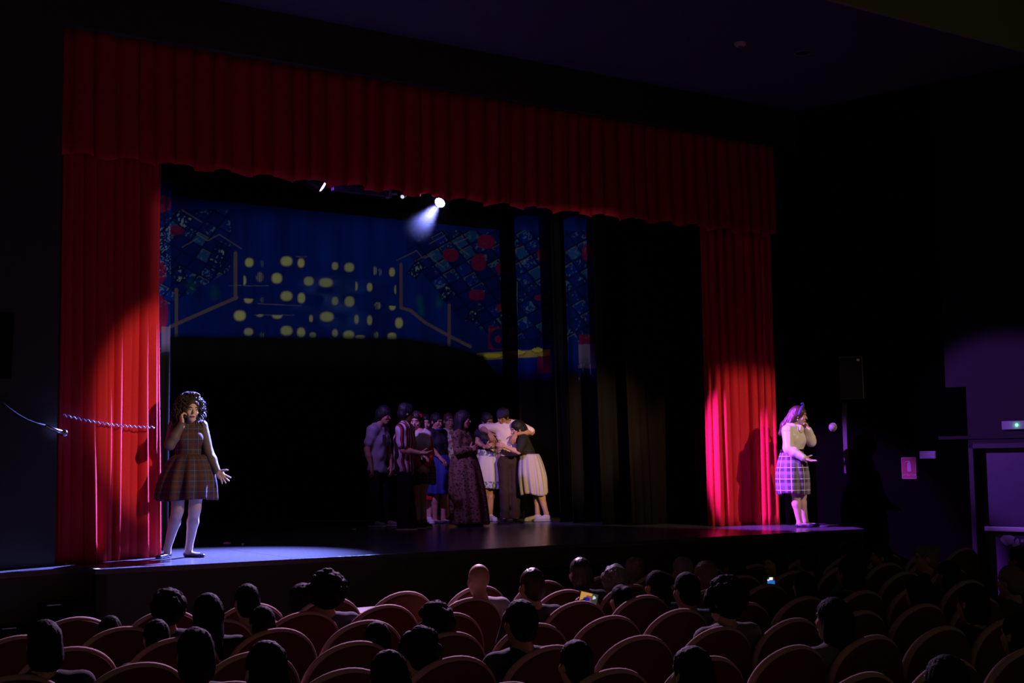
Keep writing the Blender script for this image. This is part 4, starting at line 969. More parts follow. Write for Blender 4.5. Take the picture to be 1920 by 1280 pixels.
P, S, L = hair_cap(p.head, p.H, 1.0, vol=.010); blob('hair', G2, P, M_hairb, .009, .03, S, .006, 6)
for s in 'ab': shoe(G2, p, s, 'sneaker', M_blk, M_white)
# girl in a white top with red sleeves
rp = (793, 989); root = fl(*rp); q = GX(*rp, root)
p = make_pose(head=q(606, 292, 0), hang=(-16, 16, 4), sa=q(575, 415, .0), sb=q(690, 415, .02), pel=q(655, 640, .0), g=1.0, ea=q(578, 560, -.02), wa=q(640, 662, -.15), eb=q(718, 560, -.0), wb=q(690, 660, -.15),
              na=q(612, 1100, -.02), nb=q(664, 1105, .0), ka=q(598, 880, -.02), kb=q(650, 880, .0), ta=(.2, -1, 0), tb=(.6, -1, 0))
G3 = build_person('girl in a white top with red sleeves and a short dark plaid skirt', root, p, M_skin, hands={'a': dict(d=V3(.8, -.2, -.5), n=V3(0, .9, -.3), thumb=1, curl=(.5, .5, .5, .5)), 'b': dict(d=V3(-.8, -.3, -.5), n=V3(0, .9, -.3), thumb=-1, curl=(.5, .5, .5, .5))})
shirt(G3, p, mat('pale_ruffled_cotton', (.62, .58, .52), .8, .1, 50, bump=.4), q(0, 575)[2], 1.92, .018, name='top', neck=.075, sleeve_name='sleeve', sleeve_mat=mat('red_knit', (.50, .02, .03), .8, .1))
M_plaid3 = pattern('dark_plaid', 'plaid', [(.03, .018, .018), (.012, .012, .016), (.16, .05, .04), (.35, .28, .16)], 1.0, uv=True)
skirt(G3, M_plaid3, p.pel+V3(0, 0, .13), q(660, 805, 0), (.125, .10), (.165, .14), n=12, amp=.010, seed=4)
P, S, L = hair_cap(p.head, p.H, 1.0, vol=.004); P += [rc(L(-.06, -.05, -.03), .045, L(-.075, -.03, -.22), .035, .03), rc(L(.06, -.05, -.03), .045, L(.075, -.03, -.22), .035, .03)]
blob('hair', G3, P, M_hair, .009, .03, S, .004, 7)
fl_ = MB()
for k_ in range(6): a = k_*1.047; c = L(-.075, .01, .075); fl_.tube([c, c+p.H @ V3(.0+.02*math.cos(a), .012, .02*math.sin(a)), c+p.H @ V3(.03*math.cos(a), .008, .03*math.sin(a))], [.006, .012, .004], 6)
fl_.build('flower', MATS['red_knit'], G3, smooth=True)
for s in 'ab': shoe(G3, p, s, 'high', mat('brown_canvas', (.12, .08, .07), .7), M_white)
# person behind in red
rp = (806, 981); root = fl(*rp); q = GX(*rp, root)
p = make_pose(head=q(680, 310, 0), hang=(10, 10, 0), sa=q(630, 425, .0), sb=q(735, 425, .03), pel=q(685, 650, .0), g=.96, ea=q(620, 550, .04), wa=q(640, 650, 0), eb=q(745, 550, .05), wb=q(735, 650, .02), na=q(668, 1070, 0), nb=q(704, 1072, 0), ta=(.3, -1, 0), tb=(.3, -1, 0))
G4 = build_person('person in red mostly hidden behind the girl in the white top', root, p, M_skin)
shirt(G4, p, MATS['red_knit'], q(0, 640)[2], 1.9, .014, name='top')
skirt(G4, MATS['red_knit'], p.pel+V3(0, 0, .13), q(690, 932, 0), (.125, .10), (.17, .15), n=9, amp=.014, seed=14, name='dress')
P, S, L = hair_cap(p.head, p.H, 1.0, vol=.004); P += [rc(L(0, -.07, -.03), .07, L(0, -.09, -.22), .06, .03)]; blob('hair', G4, P, M_hairb, .010, .03, S, .004, 8)
for s in 'ab': shoe(G4, p, s, 'sneaker', M_white, M_white)
# woman in a black top and blue skirt
rp = (826, 981); root = fl(*rp); q = GX(*rp, root)
p = make_pose(head=q(768, 302, 0), hang=(48, 12, 0), sa=q(725, 400, -.11), sb=q(815, 400, .11), pel=q(780, 640, 0), g=1.04, ea=q(735, 530, -.13), wa=q(800, 590, -.18), eb=q(835, 530, .14), wb=q(850, 640, .1), na=q(752, 1070, -.04), nb=q(815, 1070, .05), ta=(.8, -.8, 0), tb=(.9, -.5, 0))
G5 = build_person('woman in a blue-collared black top and a royal blue skirt', root, p, M_skin2)
shirt(G5, p, mat('black_buttoned_top', (.02, .02, .028), .8), q(0, 575)[2], .75, .016, name='top', neck=.085, vneck=.06)
M_bluec = mat('royal_blue_cotton', (.02, .034, .19), .75, .1)
garment('collar', G5, [ell(p.mid+p.up*.06+p.fw*.03, V3(.085, .085, .02), p.R)], M_bluec, 0, .009, (), [ell(p.mid+p.up*.085, V3(.062, .062, .05), p.R)], 0)
for i in range(4): MB().lathe([(.008, 0), (.007, .005)], 8, Matrix.Translation((p.mid+p.fw*(.135)-p.up*(.08+i*.05)+p.sx*.02).tolist()) @ Matrix.Rotation(1.57, 4, 'X')).build('button', M_bluec, G5)
skirt(G5, M_bluec, p.pel+V3(0, 0, .13), q(795, 878, 0), (.13, .11), (.235, .20), n=8, amp=.02, seed=6)
P, S, L = hair_cap(p.head, p.H, 1.0, vol=.002); P += [ell(L(0, -.11, .02), V3(.045, .045, .045))]; blob('hair', G5, P, M_hairb, .009, .02, S, .002, 8)
for s in 'ab': shoe(G5, p, s, 'flat', MATS['dark_patent_shoe'])
# woman in a flowered dress behind
rp = (848, 973.5); root = fl(*rp); q = GX(*rp, root)
p = make_pose(head=q(866, 298, 0), hang=(26, 8, 0), sa=q(825, 395, -.05), sb=q(915, 395, .08), pel=q(872, 630, 0), g=.98, ea=q(828, 520, -.05), wa=q(850, 650, -.12), eb=q(930, 520, .09), wb=q(925, 640, .0), na=q(862, 1060, -.02), nb=q(885, 1060, .05), ta=(.4, -1, 0), tb=(.6, -1, 0))
G6 = build_person('woman in a flowered dress half hidden behind the long leopard dress', root, p, M_skin2)
M_flo = pattern('flowered_cotton', 'floral', [(.50, .52, .46), (.16, .26, .08), (.42, .10, .16)], 22.0, size=.5)
shirt(G6, p, M_flo, q(0, 570)[2], .25, .014, name='bodice', neck=.09)
skirt(G6, M_flo, p.pel+V3(0, 0, .13), q(875, 800, 0), (.12, .10), (.20, .17), n=9, amp=.016, seed=7)
P, S, L = hair_cap(p.head, p.H, 1.0, vol=.002); P += [ell(L(0, -.10, .06), V3(.05, .05, .05))]; blob('hair', G6, P, M_hairv, .009, .02, S, .002, 9)
for s in 'ab': shoe(G6, p, s, 'flat', MATS['dark_patent_shoe'])
# woman in the long leopard dress
rp = (882, 987); root = fl(*rp); q = GX(*rp, root)
p = make_pose(head=q(985, 285, 0), hang=(78, 4, 0), sa=q(935, 420, -.13), sb=q(1010, 420, .13), pel=q(985, 640, 0), g=1.05, ea=q(945, 545, -.18), wa=q(1040, 530, -.16), eb=q(1055, 545, .12), wb=q(1045, 555, -.05), na=q(965, 1100, -.06), nb=q(1030, 1100, .08), ta=(1, -.4, 0), tb=(1, -.2, 0), hipx=(.4, .9, 0))
G7 = build_person('woman with long dark hair in a floor-length leopard print dress, arms folded', root, p, M_skin2, hands={'a': dict(d=V3(.8, .4, .3), n=V3(-.1, .9, 0), thumb=1, curl=(.4, .4, .4, .4)), 'b': dict(d=V3(-.3, -.9, .2), n=V3(-.8, .2, 0), thumb=-1, curl=(.4, .4, .4, .4))})
M_leo = pattern('leopard_print', 'leopard', [(.16, .085, .05), (.015, .010, .010), (.26, .14, .07)], 26.0, rough=.6)
shirt(G7, p, M_leo, q(0, 610)[2], 1.85, .026, name='bodice', neck=.08, vneck=.07)
skirt(G7, M_leo, p.pel+V3(0, 0, .14), q(1030, 1118, 0), (.165, .15), (.265, .245), n=10, amp=.026, seed=9)
P, S, L = hair_cap(p.head, p.H, 1.0, vol=.008); P += [rc(L(0, -.06, 0), .08, L(.0, -.075, -.24), .065, .03), rc(L(.05, -.02, -.03), .05, L(.06, -.02, -.20), .04, .03)]
blob('hair', G7, P, M_hairb, .009, .03, S, .003, 10)
for s in 'ab':
    shoe(G7, p, s, 'flat', M_blk)
MB().tube([p.head+p.H @ V3(.08, 0, -.04), p.head+p.H @ V3(.082, 0, -.075)], .006, 6).build('earring', M_chrome, G7)
# woman in a dark top and pale skirt under the man's arm
rp = (920, 976); root = fl(*rp); q = GX(*rp, root)
p = make_pose(head=q(1180, 298, 0), hang=(34, 16, -10), sa=q(1105, 400, -.06), sb=q(1210, 400, .10), pel=q(1172, 590, .02), g=1.02, ea=q(1098, 470, -.10), wa=q(1165, 505, -.18), eb=q(1240, 500, .12), wb=q(1262, 560, .0), na=q(1160, 1040, -.02), nb=q(1192, 1050, .0), ta=(.3, -1, 0), tb=(.5, -1, 0))
G8 = build_person("woman in a dark top and pale flower-hemmed skirt under the tall man's arm", root, p, M_skin2, hands={'a': dict(d=V3(.8, -.1, .2), n=V3(0, .9, 0), thumb=1, curl=(.4, .4, .4, .4))})
shirt(G8, p, mat('dark_sleeveless_top', (.022, .02, .03), .8), q(0, 525)[2], .12, .014, name='top', neck=.085)
M_ps = pattern('pale_flower_hem', 'floral', [(.56, .54, .56), (.10, .20, .30), (.16, .16, .14)], 26.0, size=.55, zmax=q(0, 780)[2], zmin=q(0, 575)[2])
skirt(G8, M_ps, p.pel+V3(0, 0, .14), q(1172, 836, .02), (.125, .11), (.215, .19), n=9, amp=.022, seed=11)
P, S, L = hair_cap(p.head, p.H, 1.0, vol=.005); P += [rc(L(0, -.07, -.02), .07, L(0, -.085, -.16), .06, .03)]; blob('hair', G8, P, M_hairb, .009, .03, S, .003, 12)
for s in 'ab': shoe(G8, p, s, 'sneaker', M_white, M_white)
# tall man in a white shirt
rp = (957, 977); root = fl(*rp); q = GX(*rp, root)
p = make_pose(fem=False, head=q(1302, 262, -.03), hang=(-22, 26, 8), sa=q(1262, 352, .0), sb=q(1412, 330, .02), pel=q(1348, 620, .05), g=1.0, ea=q(1128, 350, -.04), wa=q(1196, 395, -.22), eb=q(1536, 388, -.04), wb=q(1402, 405, -.20),
              na=q(1310, 1075, .02), nb=q(1392, 1070, .06), ta=(-.2, -1, 0), tb=(.3, -1, 0))
G9 = build_person('tall man in an open white shirt with an arm around each girl beside him', root, p, M_skin2, brow=M_hairb,
                  hands={'a': dict(d=V3(.45, -.2, -.85), n=V3(-.2, .95, -.2), thumb=1, curl=(.2, .22, .25, .3)), 'b': dict(d=V3(-.35, -.15, -.92), n=V3(.1, .98, -.1), thumb=-1, curl=(.2, .25, .25, .3))})
shirt(G9, p, mat('cream_cotton_shirt', (.70, .62, .54), .75, .06), q(0, 580)[2], .9, .024, neck=.06, vneck=.12, seed=7)
garment('collar', G9, [ell(p.mid+p.up*.07+p.fw*.02, V3(.080, .080, .026), p.R)], MATS['cream_cotton_shirt'], 0, .009, (), [ell(p.mid+p.up*.095+p.fw*.03, V3(.062, .078, .055), p.R)], 0)
trousers(G9, p, mat('dark_brown_trousers', (.032, .018, .018), .85, .15), q(0, 580)[2], wide=.008)
P, S, L = hair_cap(p.head, p.H, 1.0, vol=.006); hair = blob('hair', G9, P, M_hairb, .009, .03, S, .003, 13)
cp = [ell(L(0, -.012, .055), V3(.096, .116, .072), p.H), ell(L(0, .095, .052), V3(.065, .055, .012), p.H)]
blob('flat_cap', G9, cp, mat('dark_navy_wool', (.025, .025, .05), .9), .008, .02, [ell(L(0, 0, -.03), V3(.09, .12, .07), p.H)], .001)
for s in 'ab': shoe(G9, p, s, 'flat', M_blk)
# girl hugging him
rp = (1010, 977); root = fl(*rp); q = GX(*rp, root)
p = make_pose(head=q(1420, 358, .02), hang=(-72, 22, 6), sa=q(1470, 450, .16), sb=q(1455, 462, -.14), pel=q(1520, 625, .02), g=1.02, ea=q(1420, 520, .20), wa=q(1330, 520, .10), eb=q(1425, 545, -.20), wb=q(1318, 500, -.16),
              ka=q(1555, 850, .06), kb=q(1580, 850, -.05), na=q(1570, 1030, .06), nb=q(1640, 1035, -.04), ta=(-1, -.25, 0), tb=(-1, -.35, 0), hipx=(-.1, -1, 0))
G10 = build_person('girl in a black top and pale pleated skirt leaning into the tall man', root, p, M_skin, hands={'b': dict(d=V3(-.85, .2, .35), n=V3(.1, .95, 0), thumb=1, curl=(.3, .3, .35, .4))})
shirt(G10, p, mat('black_tshirt', (.018, .017, .02), .85), q(0, 575)[2], .85, .018, name='top', seed=9)
skirt(G10, mat('pale_lilac_cotton', (.46, .42, .47), .8, .06), p.pel+V3(-.01, 0, .12), q(1548, 885, .02), (.135, .15), (.205, .20), n=14, amp=.016, seed=12, hemwave=.02)
P, S, L = hair_cap(p.head, p.H, 1.0, vol=.008); P += [rc(L(0, -.07, -.02), .075, L(0, -.13, -.14), .06, .03)]; blob('hair', G10, P, M_hairb, .009, .03, S, .003, 15)
for s in 'ab': shoe(G10, p, s, 'sneaker', M_white, M_white)

# ------------------------------------------------------------------ theatre seats
M_seat = mat('rust_red_seat_velvet', (.12, .042, .024), .9, .15, 50, spec=.1)
M_rim = mat('lit_seat_edge', (.50, .30, .28), .8, .1, 50, spec=.15)  # stage light on the seat tops put into a paler edge colour
M_teal = mat('teal_edge', (.03, .17, .16), .8, .1)
M_wood = mat('dark_wood_arm', (.07, .04, .025), .5, .2, 15)
def seat_parts():
    """meshes of one tip-up seat, local frame: x along the row, y towards the stage, z up from the hall floor"""
    W, T, ZT = .59, .085, 1.15
    def outline(w, zt, n=22):
        pts = [(-w/2+.03, .34), (w/2-.03, .34)]
        r = w/2
        for i in range(n+1):
            a = math.pi*i/n; x = math.cos(a)*r; z = zt-.285+.285*math.sin(a)**.85; pts.append((x, z))
        return pts
    def slab(w, zt, y0, y1, bend=.05):
        o = outline(w, zt); n = len(o); b = MB(); rings = []
        c = V3(0, 0, .62)
        prof = [(y0, .93), (y0, .985), (y0+(y1-y0)*.18, 1.0), (y0+(y1-y0)*.82, 1.0), (y1, .985), (y1, .90)]
        vs = []; fs = []
        for y, s in prof:
            for x, z in o: vs.append((x*s, y+bend*(x*s/.3)**2*1.0-.10*(z-.65), .75+(z-.75)*s))
        for i in range(len(prof)-1):
            for k in range(n): fs.append((i*n+k, i*n+(k+1) % n, (i+1)*n+(k+1) % n, (i+1)*n+k))
        for base, rev in ((0, True), ((len(prof)-1)*n, False)):
            vs.append((0, (prof[0] if rev else prof[-1])[0]-.010, .75)); ci = len(vs)-1
            for k in range(n):
                t = (base+k, base+(k+1) % n, ci); fs.append(t[::-1] if rev else t)
        b.add(vs, fs); return b
    back = slab(W, ZT-.006, 0.0, T).mesh('backrest')
    rim = MB(); o = [q_ for q_ in outline(W, ZT) if q_[1] > .80]
    rim.tube([(x, .042+.05*(x/.3)**2-.10*(z-.65), z-.008) for x, z in o], .026, 8); rim = rim.mesh('rim')
    cush = MB().box((-.25, .10, .38), (.25, .52, .48)).mesh('seat')
    arms = [MB().box((sx_-.03, .06, .56), (sx_+.03, .46, .61)).mesh('armrest') for sx_ in (-.31, .31)]
    ped = MB().box((-.30, .05, .0), (-.26, .35, .56)).box((.26, .05, .0), (.30, .35, .56)).mesh('pedestal')
    return [('backrest', back, M_seat, True), ('rim', rim, M_rim, True), ('seat', cush, M_seat, False), ('armrest', arms[0], M_wood, False), ('armrest', arms[1], M_wood, False), ('pedestal', ped, M_metal, False)]
SP = seat_parts()
for n_, me_, m_, sm in SP:
    me_.materials.append(m_)
    if sm: me_.shade_smooth()
ROWS = [(-3.60, [-1.44, -.80, -.16, .49, 1.13, 1.79, 2.50, 3.16, 3.80, 4.44, 5.06, 5.66, 6.30, 6.94, 7.58, 8.2, 8.84]),
        (-4.35, [-1.35, -.71, -.07, .57, 1.21, 1.95, 2.84, 3.50, 4.14, 4.76, 5.4, 6.04, 6.68, 7.3]),
        (-5.08, [-1.25, -.61, .03, .67, 1.31, 1.95, 2.42, 3.04, 3.70, 4.34, 5.41, 6.05, 6.69]),
        (-5.93, [-1.76, -1.12, -.48, .15, .79, 1.43, 2.05, 2.66, 3.27, 3.89, 4.52, 5.16, 5.80]),
        (-6.80, [-.98, -.34, .30, .94, 1.58, 2.22, 2.86, 3.50, 4.14, 4.78]),
        (-7.65, [.06, .70, 1.34, 1.98, 2.62, 3.26, 3.90]),
        (-8.50, [.30, .94, 1.58, 2.22, 2.86]), (-9.35, [.60, 1.24, 1.88])]
for i_ in (2,):                                  # keep seats of a row apart
    ROWS[i_] = (ROWS[i_][0], [x for x in ROWS[i_][1] if x != 1.95])
ORD = ['first', 'second', 'third', 'fourth', 'fifth', 'sixth', 'seventh', 'eighth', 'ninth', 'tenth', 'eleventh', 'twelfth', 'thirteenth', 'fourteenth', 'fifteenth', 'sixteenth', 'seventeenth']
for ri, (Y, xs_) in enumerate(ROWS):
    vis = [x for x in xs_ if -40 < to_px((x, Y, -.1))[0] < 1960 and to_px((x, Y, -.1))[1] < 1300]
    for k_, x in enumerate(vis):
        e = empty('theatre_seat', (x, Y, HALL_Z)); teal = (ri == 2 and abs(x-5.41) < .01)
        lab = ('round-backed theatre seat with a teal edge in the third row' if teal else
               f'rust red round-backed theatre seat, {ORD[k_]} from the left in the {ORD[ri]} row from the stage')
        tag(e, lab, 'theatre seat', 'theatre seats')
        for n_, me_, m_, sm in SP:
            o = bpy.data.objects.new(n_, me_); C.objects.link(o); o.parent = e
            if teal and n_ == 'rim': o.material_slots[0].link = 'OBJECT'; o.material_slots[0].material = M_teal

# ------------------------------------------------------------------ audience
M_greyhair = mat('grey_hair', (.22, .19, .17), .5, .4, 90, bump=.3)
M_fairhair = mat('fair_hair', (.20, .12, .07), .5, .4, 90, bump=.3)
def seated(label, px, py, row, hair='short', hm=None, shirt_col=(.03, .03, .04), yaw=180, pitch=0, hands=None, skin=M_skin2, seed=1, dy=.17, big=0.0, dx=0.0, roll=0):
    """person sitting in a row; (px, py) is where the middle of the head is seen"""
    row = min(range(len(ROWS)), key=lambda r_: abs(at(px, py, ROWS[r_][0]+dy)[2]+.01)) if hands is None and row < 10 else row % 10
    Y = ROWS[row][0]; Hd = at(px, py, Y+dy); s = float(np.clip((Hd[2]-HALL_Z)/1.235, .80, 1.22))
    root_ = empty('person', (Hd[0], Y, HALL_Z)); tag(root_, label, 'person', 'audience')
    P3 = lambda x, y, z: V3(x, y, z)*s
    hd = V3(0, dy, Hd[2]-HALL_Z); nk = V3(0, dy-.03, hd[2]-.14*s); sh = hd[2]-.21*s
    hnd = hands or (V3(-.09, .46, .62), V3(.09, .46, .62))
    A, B = V3(-.185*s, dy-.03, sh), V3(.185*s, dy-.03, sh)
    hl_, hr_ = [V3(*h_) for h_ in hnd]
    def elbow(S_, H_, sg): 
        m = (S_+H_)/2; return m+V3(sg*.10, -.02, -.14 if H_[2] < sh-.1 else -.20)
    EA, EB = elbow(A, hl_, -1), elbow(B, hr_, 1)
    tor = [ell(V3(0, .24, .56), V3(.17, .13, .13)), rc(V3(0, .22, .60), .125, V3(0, dy+.0, sh-.20), .135, .05), ell(V3(0, dy-.005, sh-.10), V3(.165*s, .105*s, .16*s), None, .05),
           rc(V3(-.06, dy-.03, sh+.01), .058*s, A, .052*s, .05), rc(V3(.06, dy-.03, sh+.01), .058*s, B, .052*s, .05)]
    arms = [rc(A, .052*s, EA, .042*s, .03), rc(EA, .042*s, hl_, .028*s, .03), rc(B, .052*s, EB, .042*s, .03), rc(EB, .042*s, hr_, .028*s, .03)]
    legs = []
    for sg in (-1, 1): legs += [rc(V3(sg*.09, .26, .56), .085, V3(sg*.12, .66, .54), .062, .04), rc(V3(sg*.12, .66, .54), .06, V3(sg*.12, .64, .09), .04, .03), rc(V3(sg*.12, .64, .05), .04, V3(sg*.12, .80, .035), .03, .02)]
    R = frame_of(yaw, pitch, roll)
    hp, hsub = head_prims(hd, R, s*.98)
    neck = rc(nk+V3(0, 0, -.03), .058*s, hd+R @ V3(0, -.02, -.07)*s, .050*s, .03)
    parts = [sdf_mesh(tor+arms+legs+[neck], .024, .03), sdf_mesh(hp+[rc(hd+R @ V3(0, -.02, -.07)*s, .049*s, nk, .052*s, .02)], .0085, .012, subs=hsub)]
    for i, (W_, E_) in enumerate(((hl_, EA), (hr_, EB))):
        if hands: parts.append(sdf_mesh(hand_prims(W_, d=V3(0, .25, .95), n=V3((1, -1)[i]*.9, .3, 0), thumb=(1, -1)[i], curl=(.5, .5, .55, .6)), .006, .006))
        else: parts.append(sdf_mesh(hand_prims(W_, d=V3((1, -1)[i]*.4, .9, -.1), n=V3(0, 0, -1), thumb=(1, -1)[i]), .0075, .006))
    link('body', mesh_of('body', *parts), root_, skin)
    cm = mat('cloth_%d_%d_%d' % tuple(int(c*255) for c in shirt_col), shirt_col, .85, .1)
    link('shirt', mesh_of('shirt', sdf_mesh(tor+[rc(A, .052*s, EA, .046*s, .03), rc(B, .052*s, EB, .046*s, .03)], .022, .03, inf=.014, subs=[ell(nk+V3(0, .01, .045), V3(.065, .065, .06)*s)], clips=[(V3(0, 0, -1), -.48)])), root_, cm)
    link('trousers', mesh_of('trousers', sdf_mesh([tor[0]]+[l_ for i, l_ in enumerate(legs) if i % 3 < 2], .026, .03, inf=.012, clips=[(V3(0, 0, 1), .66)])), root_, M_denim)
    for i in (2, 5): link('shoe', mesh_of('shoe', sdf_mesh([legs[i]], .012, .02, inf=.012, clips=[(V3(0, 0, -1), -.001)])), root_, M_blk)
    if hair == 'bald': return root_
    hm = hm or mat('matt_black_hair', (.006, .005, .006), .75, .5, 90, bump=.4, spec=.15)
    P, S, L = hair_cap(hd, R, s*.98, vol=big)
    g = np.random.default_rng(seed); w_ = .003
    if hair == 'long': P += [rc(L(0, -.06, 0), .078, L(0, -.085, -.24), .068, .03), rc(L(.05, -.02, -.02), .045, L(.06, -.03, -.2), .04, .03), rc(L(-.05, -.02, -.02), .045, L(-.06, -.03, -.2), .04, .03)]
    elif hair == 'bob': P += [ell(L(0, -.04, -.06), V3(.095, .075, .085), R, .03)]
    elif hair == 'bun': P += [ell(L(0, -.10, .075), V3(.045, .045, .042), R, .01)]
    elif hair == 'pony': P += [rc(L(0, -.10, .05), .035, L(0, -.15, -.06), .035, .02), rc(L(0, -.15, -.06), .035, L(0, -.13, -.2), .018, .02)]
    elif hair == 'curly':
        for i in range(90):
            a = g.uniform(.7, 5.58); e_ = g.uniform(-.75, 1.5); rr = .096+big
            P.append(ell(L(math.sin(a)*rr*math.cos(e_), math.cos(a)*rr*math.cos(e_)*1.12-.02, .03+rr*math.sin(e_)), V3(1, 1, 1)*g.uniform(.020, .032), None, .008))
        w_ = .004
    hr = blob('hair', root_, P, hm, .011, .02, S, w_, seed)
    if hair == 'cap':
        blob('cap', root_, [ell(L(0, -.012, .055), V3(.098, .118, .075), R), ell(L(0, .12, .045), V3(.07, .06, .012), R)], M_blk, .009, .02, [ell(L(0, 0, -.03), V3(.09, .12, .07), R)], .001)
    return root_
AUD = [
 ('person with short curly dark hair left of the long glossy-haired one', 313, 1142, 0, 'curly', None, (.03, .03, .05), 185, 0),
 ('person with long glossy dark hair seated below the left performer', 388, 1150, 1, 'long', None, (.02, .02, .03), 180, 0),
 ('short-haired person outlined in violet against the stage front at left', 462, 1128, 0, 'short', None, (.12, .05, .03), 180, 0),
 ('person with a low dark head just behind the violet-outlined head', 490, 1170, 12, 'short', None, (.03, .02, .03), 182, 0),
 ('person with bushy curly hair in a blue shirt, tallest head at left', 611, 1112, 1, 'curly', None, (.07, .08, .14), 172, 0),
 ('person with dark hair partly hidden by the bushy-haired man', 566, 1126, 10, 'bob', None, (.03, .03, .04), 180, 0),
 ('person with tousled dark hair in front of the small equipment table', 815, 1170, 2, 'curly', None, (.02, .02, .02), 178, 0),
 ('person with a large round dark head below and right of the lit little screen', 785, 1222, 3, 'curly', None, (.02, .02, .02), 180, 0),
 ('person with a small dark head right below the equipment table', 705, 1200, 13, 'short', None, (.02, .02, .025), 180, 0),
 ('person with dark hair at the bottom edge below the equipment table', 727, 1268, 4, 'bob', None, (.02, .02, .02), 180, 0),
 ('bald man in a white shirt', 897, 1086, 0, 'bald', None, (.42, .38, .36), 178, 0),
 ('short-haired man right of the bald man', 996, 1098, 1, 'short', M_hair, (.05, .04, .05), 182, 0),
 ('dark-haired person with a blue glint on the crown behind the short-haired man', 975, 1166, 2, 'short', None, (.02, .02, .02), 180, 0),
 ('woman with straight chin-length hair left of the wavy greyish head', 1087, 1074, 0, 'bob', M_hair, (.03, .03, .03), 176, 0),
 ('person with wavy greyish hair just right of the sideways lit phone', 1151, 1090, 11, 'curly', M_greyhair, (.06, .03, .02), 176, 0),
 ('woman with pinned-up fair hair in the middle of the audience', 1188, 1068, 10, 'bun', M_fairhair, (.10, .06, .04), 175, 0),
 ('person with a dark ponytail right of the fair pinned-up hair', 1230, 1098, 12, 'pony', None, (.03, .02, .03), 180, 0),
 ('person with short grey hair just behind the oval dark head', 1279, 1070, 0, 'short', M_greyhair, (.05, .04, .04), 170, 0),
 ('person with an oval dark head and pale collar', 1286, 1106, 2, 'short', None, (.10, .10, .14), 178, 0),
 ('person with thin fair hair left of the big curly head', 1322, 1080, 1, 'short', M_fairhair, (.05, .03, .02), 185, 0),
 ('person with a big dark curly head and light collar in the right half', 1357, 1126, 3, 'curly', None, (.14, .12, .12), 190, 0),
 ('person with a violet-edged dark bob left of the profile above the phone', 1376, 1064, 0, 'bob', None, (.03, .03, .03), 180, 0),
 ('person looking left in profile above the upright lit phone', 1452, 1058, 0, 'long', None, (.03, .03, .04), 262, 0),
 ('person with short dark hair between the phone and the right performer', 1509, 1050, 0, 'short', None, (.03, .03, .03), 178, 0),
 ('person with a dark cap below the right end of the stage', 1595, 1040, 0, 'cap', None, (.03, .03, .03), 180, 0),
 ('person turned to the left beside the one in the dark cap', 1652, 1044, 0, 'short', None, (.03, .03, .03), 225, 0),
 ('woman in violet-lit profile with fair pinned-up hair at the right', 1735, 1046, 0, 'bun', M_fairhair, (.06, .04, .06), 235, 0),
 ('person with wide dark hair just behind the teal-edged seat', 1592, 1074, 1, 'bob', None, (.03, .03, .03), 180, 0),
 ('woman with long dark hair and a pale blouse in front of the teal-edged seat', 1560, 1160, 3, 'long', None, (.16, .13, .15), 190, 0),
 ('person with long black hair right of the teal-edged seat', 1722, 1112, 2, 'long', None, (.02, .02, .02), 180, 0),
 ('person with dark hair straight below the red fire sign, farther one', 1777, 1078, 1, 'bob', None, (.03, .03, .04), 180, 0),
 ('person with a dark violet-edged head near the right edge, left of the fair head', 1822, 1130, 2, 'bob', None, (.02, .02, .03), 180, 0),
 ('person with short fair hair at the right edge below the exit door', 1894, 1090, 1, 'short', M_fairhair, (.06, .04, .03), 185, 0),
 ('person with a dark head just under the push bar of the exit door', 1912, 1050, 0, 'short', None, (.03, .03, .03), 180, 0),
 ('person with a large dark head at the lower right edge', 1908, 1190, 3, 'bob', None, (.02, .02, .03), 180, 0),
 ('person with a round dark head and blue glint at the bottom centre', 1078, 1244, 3, 'short', None, (.03, .03, .05), 180, 0),
 ('person with dark straight hair seen large in the lower left', 364, 1226, 3, 'bob', None, (.02, .02, .02), 180, 0),
 ('person with a dark head at the bottom edge in the lower left', 497, 1258, 4, 'bob', None, (.02, .02, .03), 180, 0),
 ('person with a tall dark head beside the white-taped steps', 82, 1208, 2, 'bob', None, (.02, .02, .02), 180, 0),
 ('person with a low dark head below the left curtain, right of the steps', 205, 1186, 11, 'short', None, (.02, .02, .03), 180, 0),
 ('person with a dark head peeking over a seat below the woman in the plaid dress', 292, 1196, 12, 'short', None, (.02, .02, .02), 180, 0),
 ('person with dark hair at the bottom edge right of the blue-glint head', 1296, 1262, 4, 'bob', None, (.025, .025, .03), 180, 0),
 ('person with a round dark head alone at the bottom right', 1772, 1282, 4, 'short', None, (.02, .02, .03), 180, 0),
]
for i, (lab, px_, py_, row, hair, hm, colr, yw, pt) in enumerate(AUD):
    seated(lab, px_, py_, row, hair, hm, colr, yw, pt, seed=i+1, big=.028 if 'bushy' in lab else (.012 if 'big dark curly' in lab else 0.0), skin=M_skin2 if i % 3 else mat('skin_brown', (.27, .14, .09), .55, .06, 25))
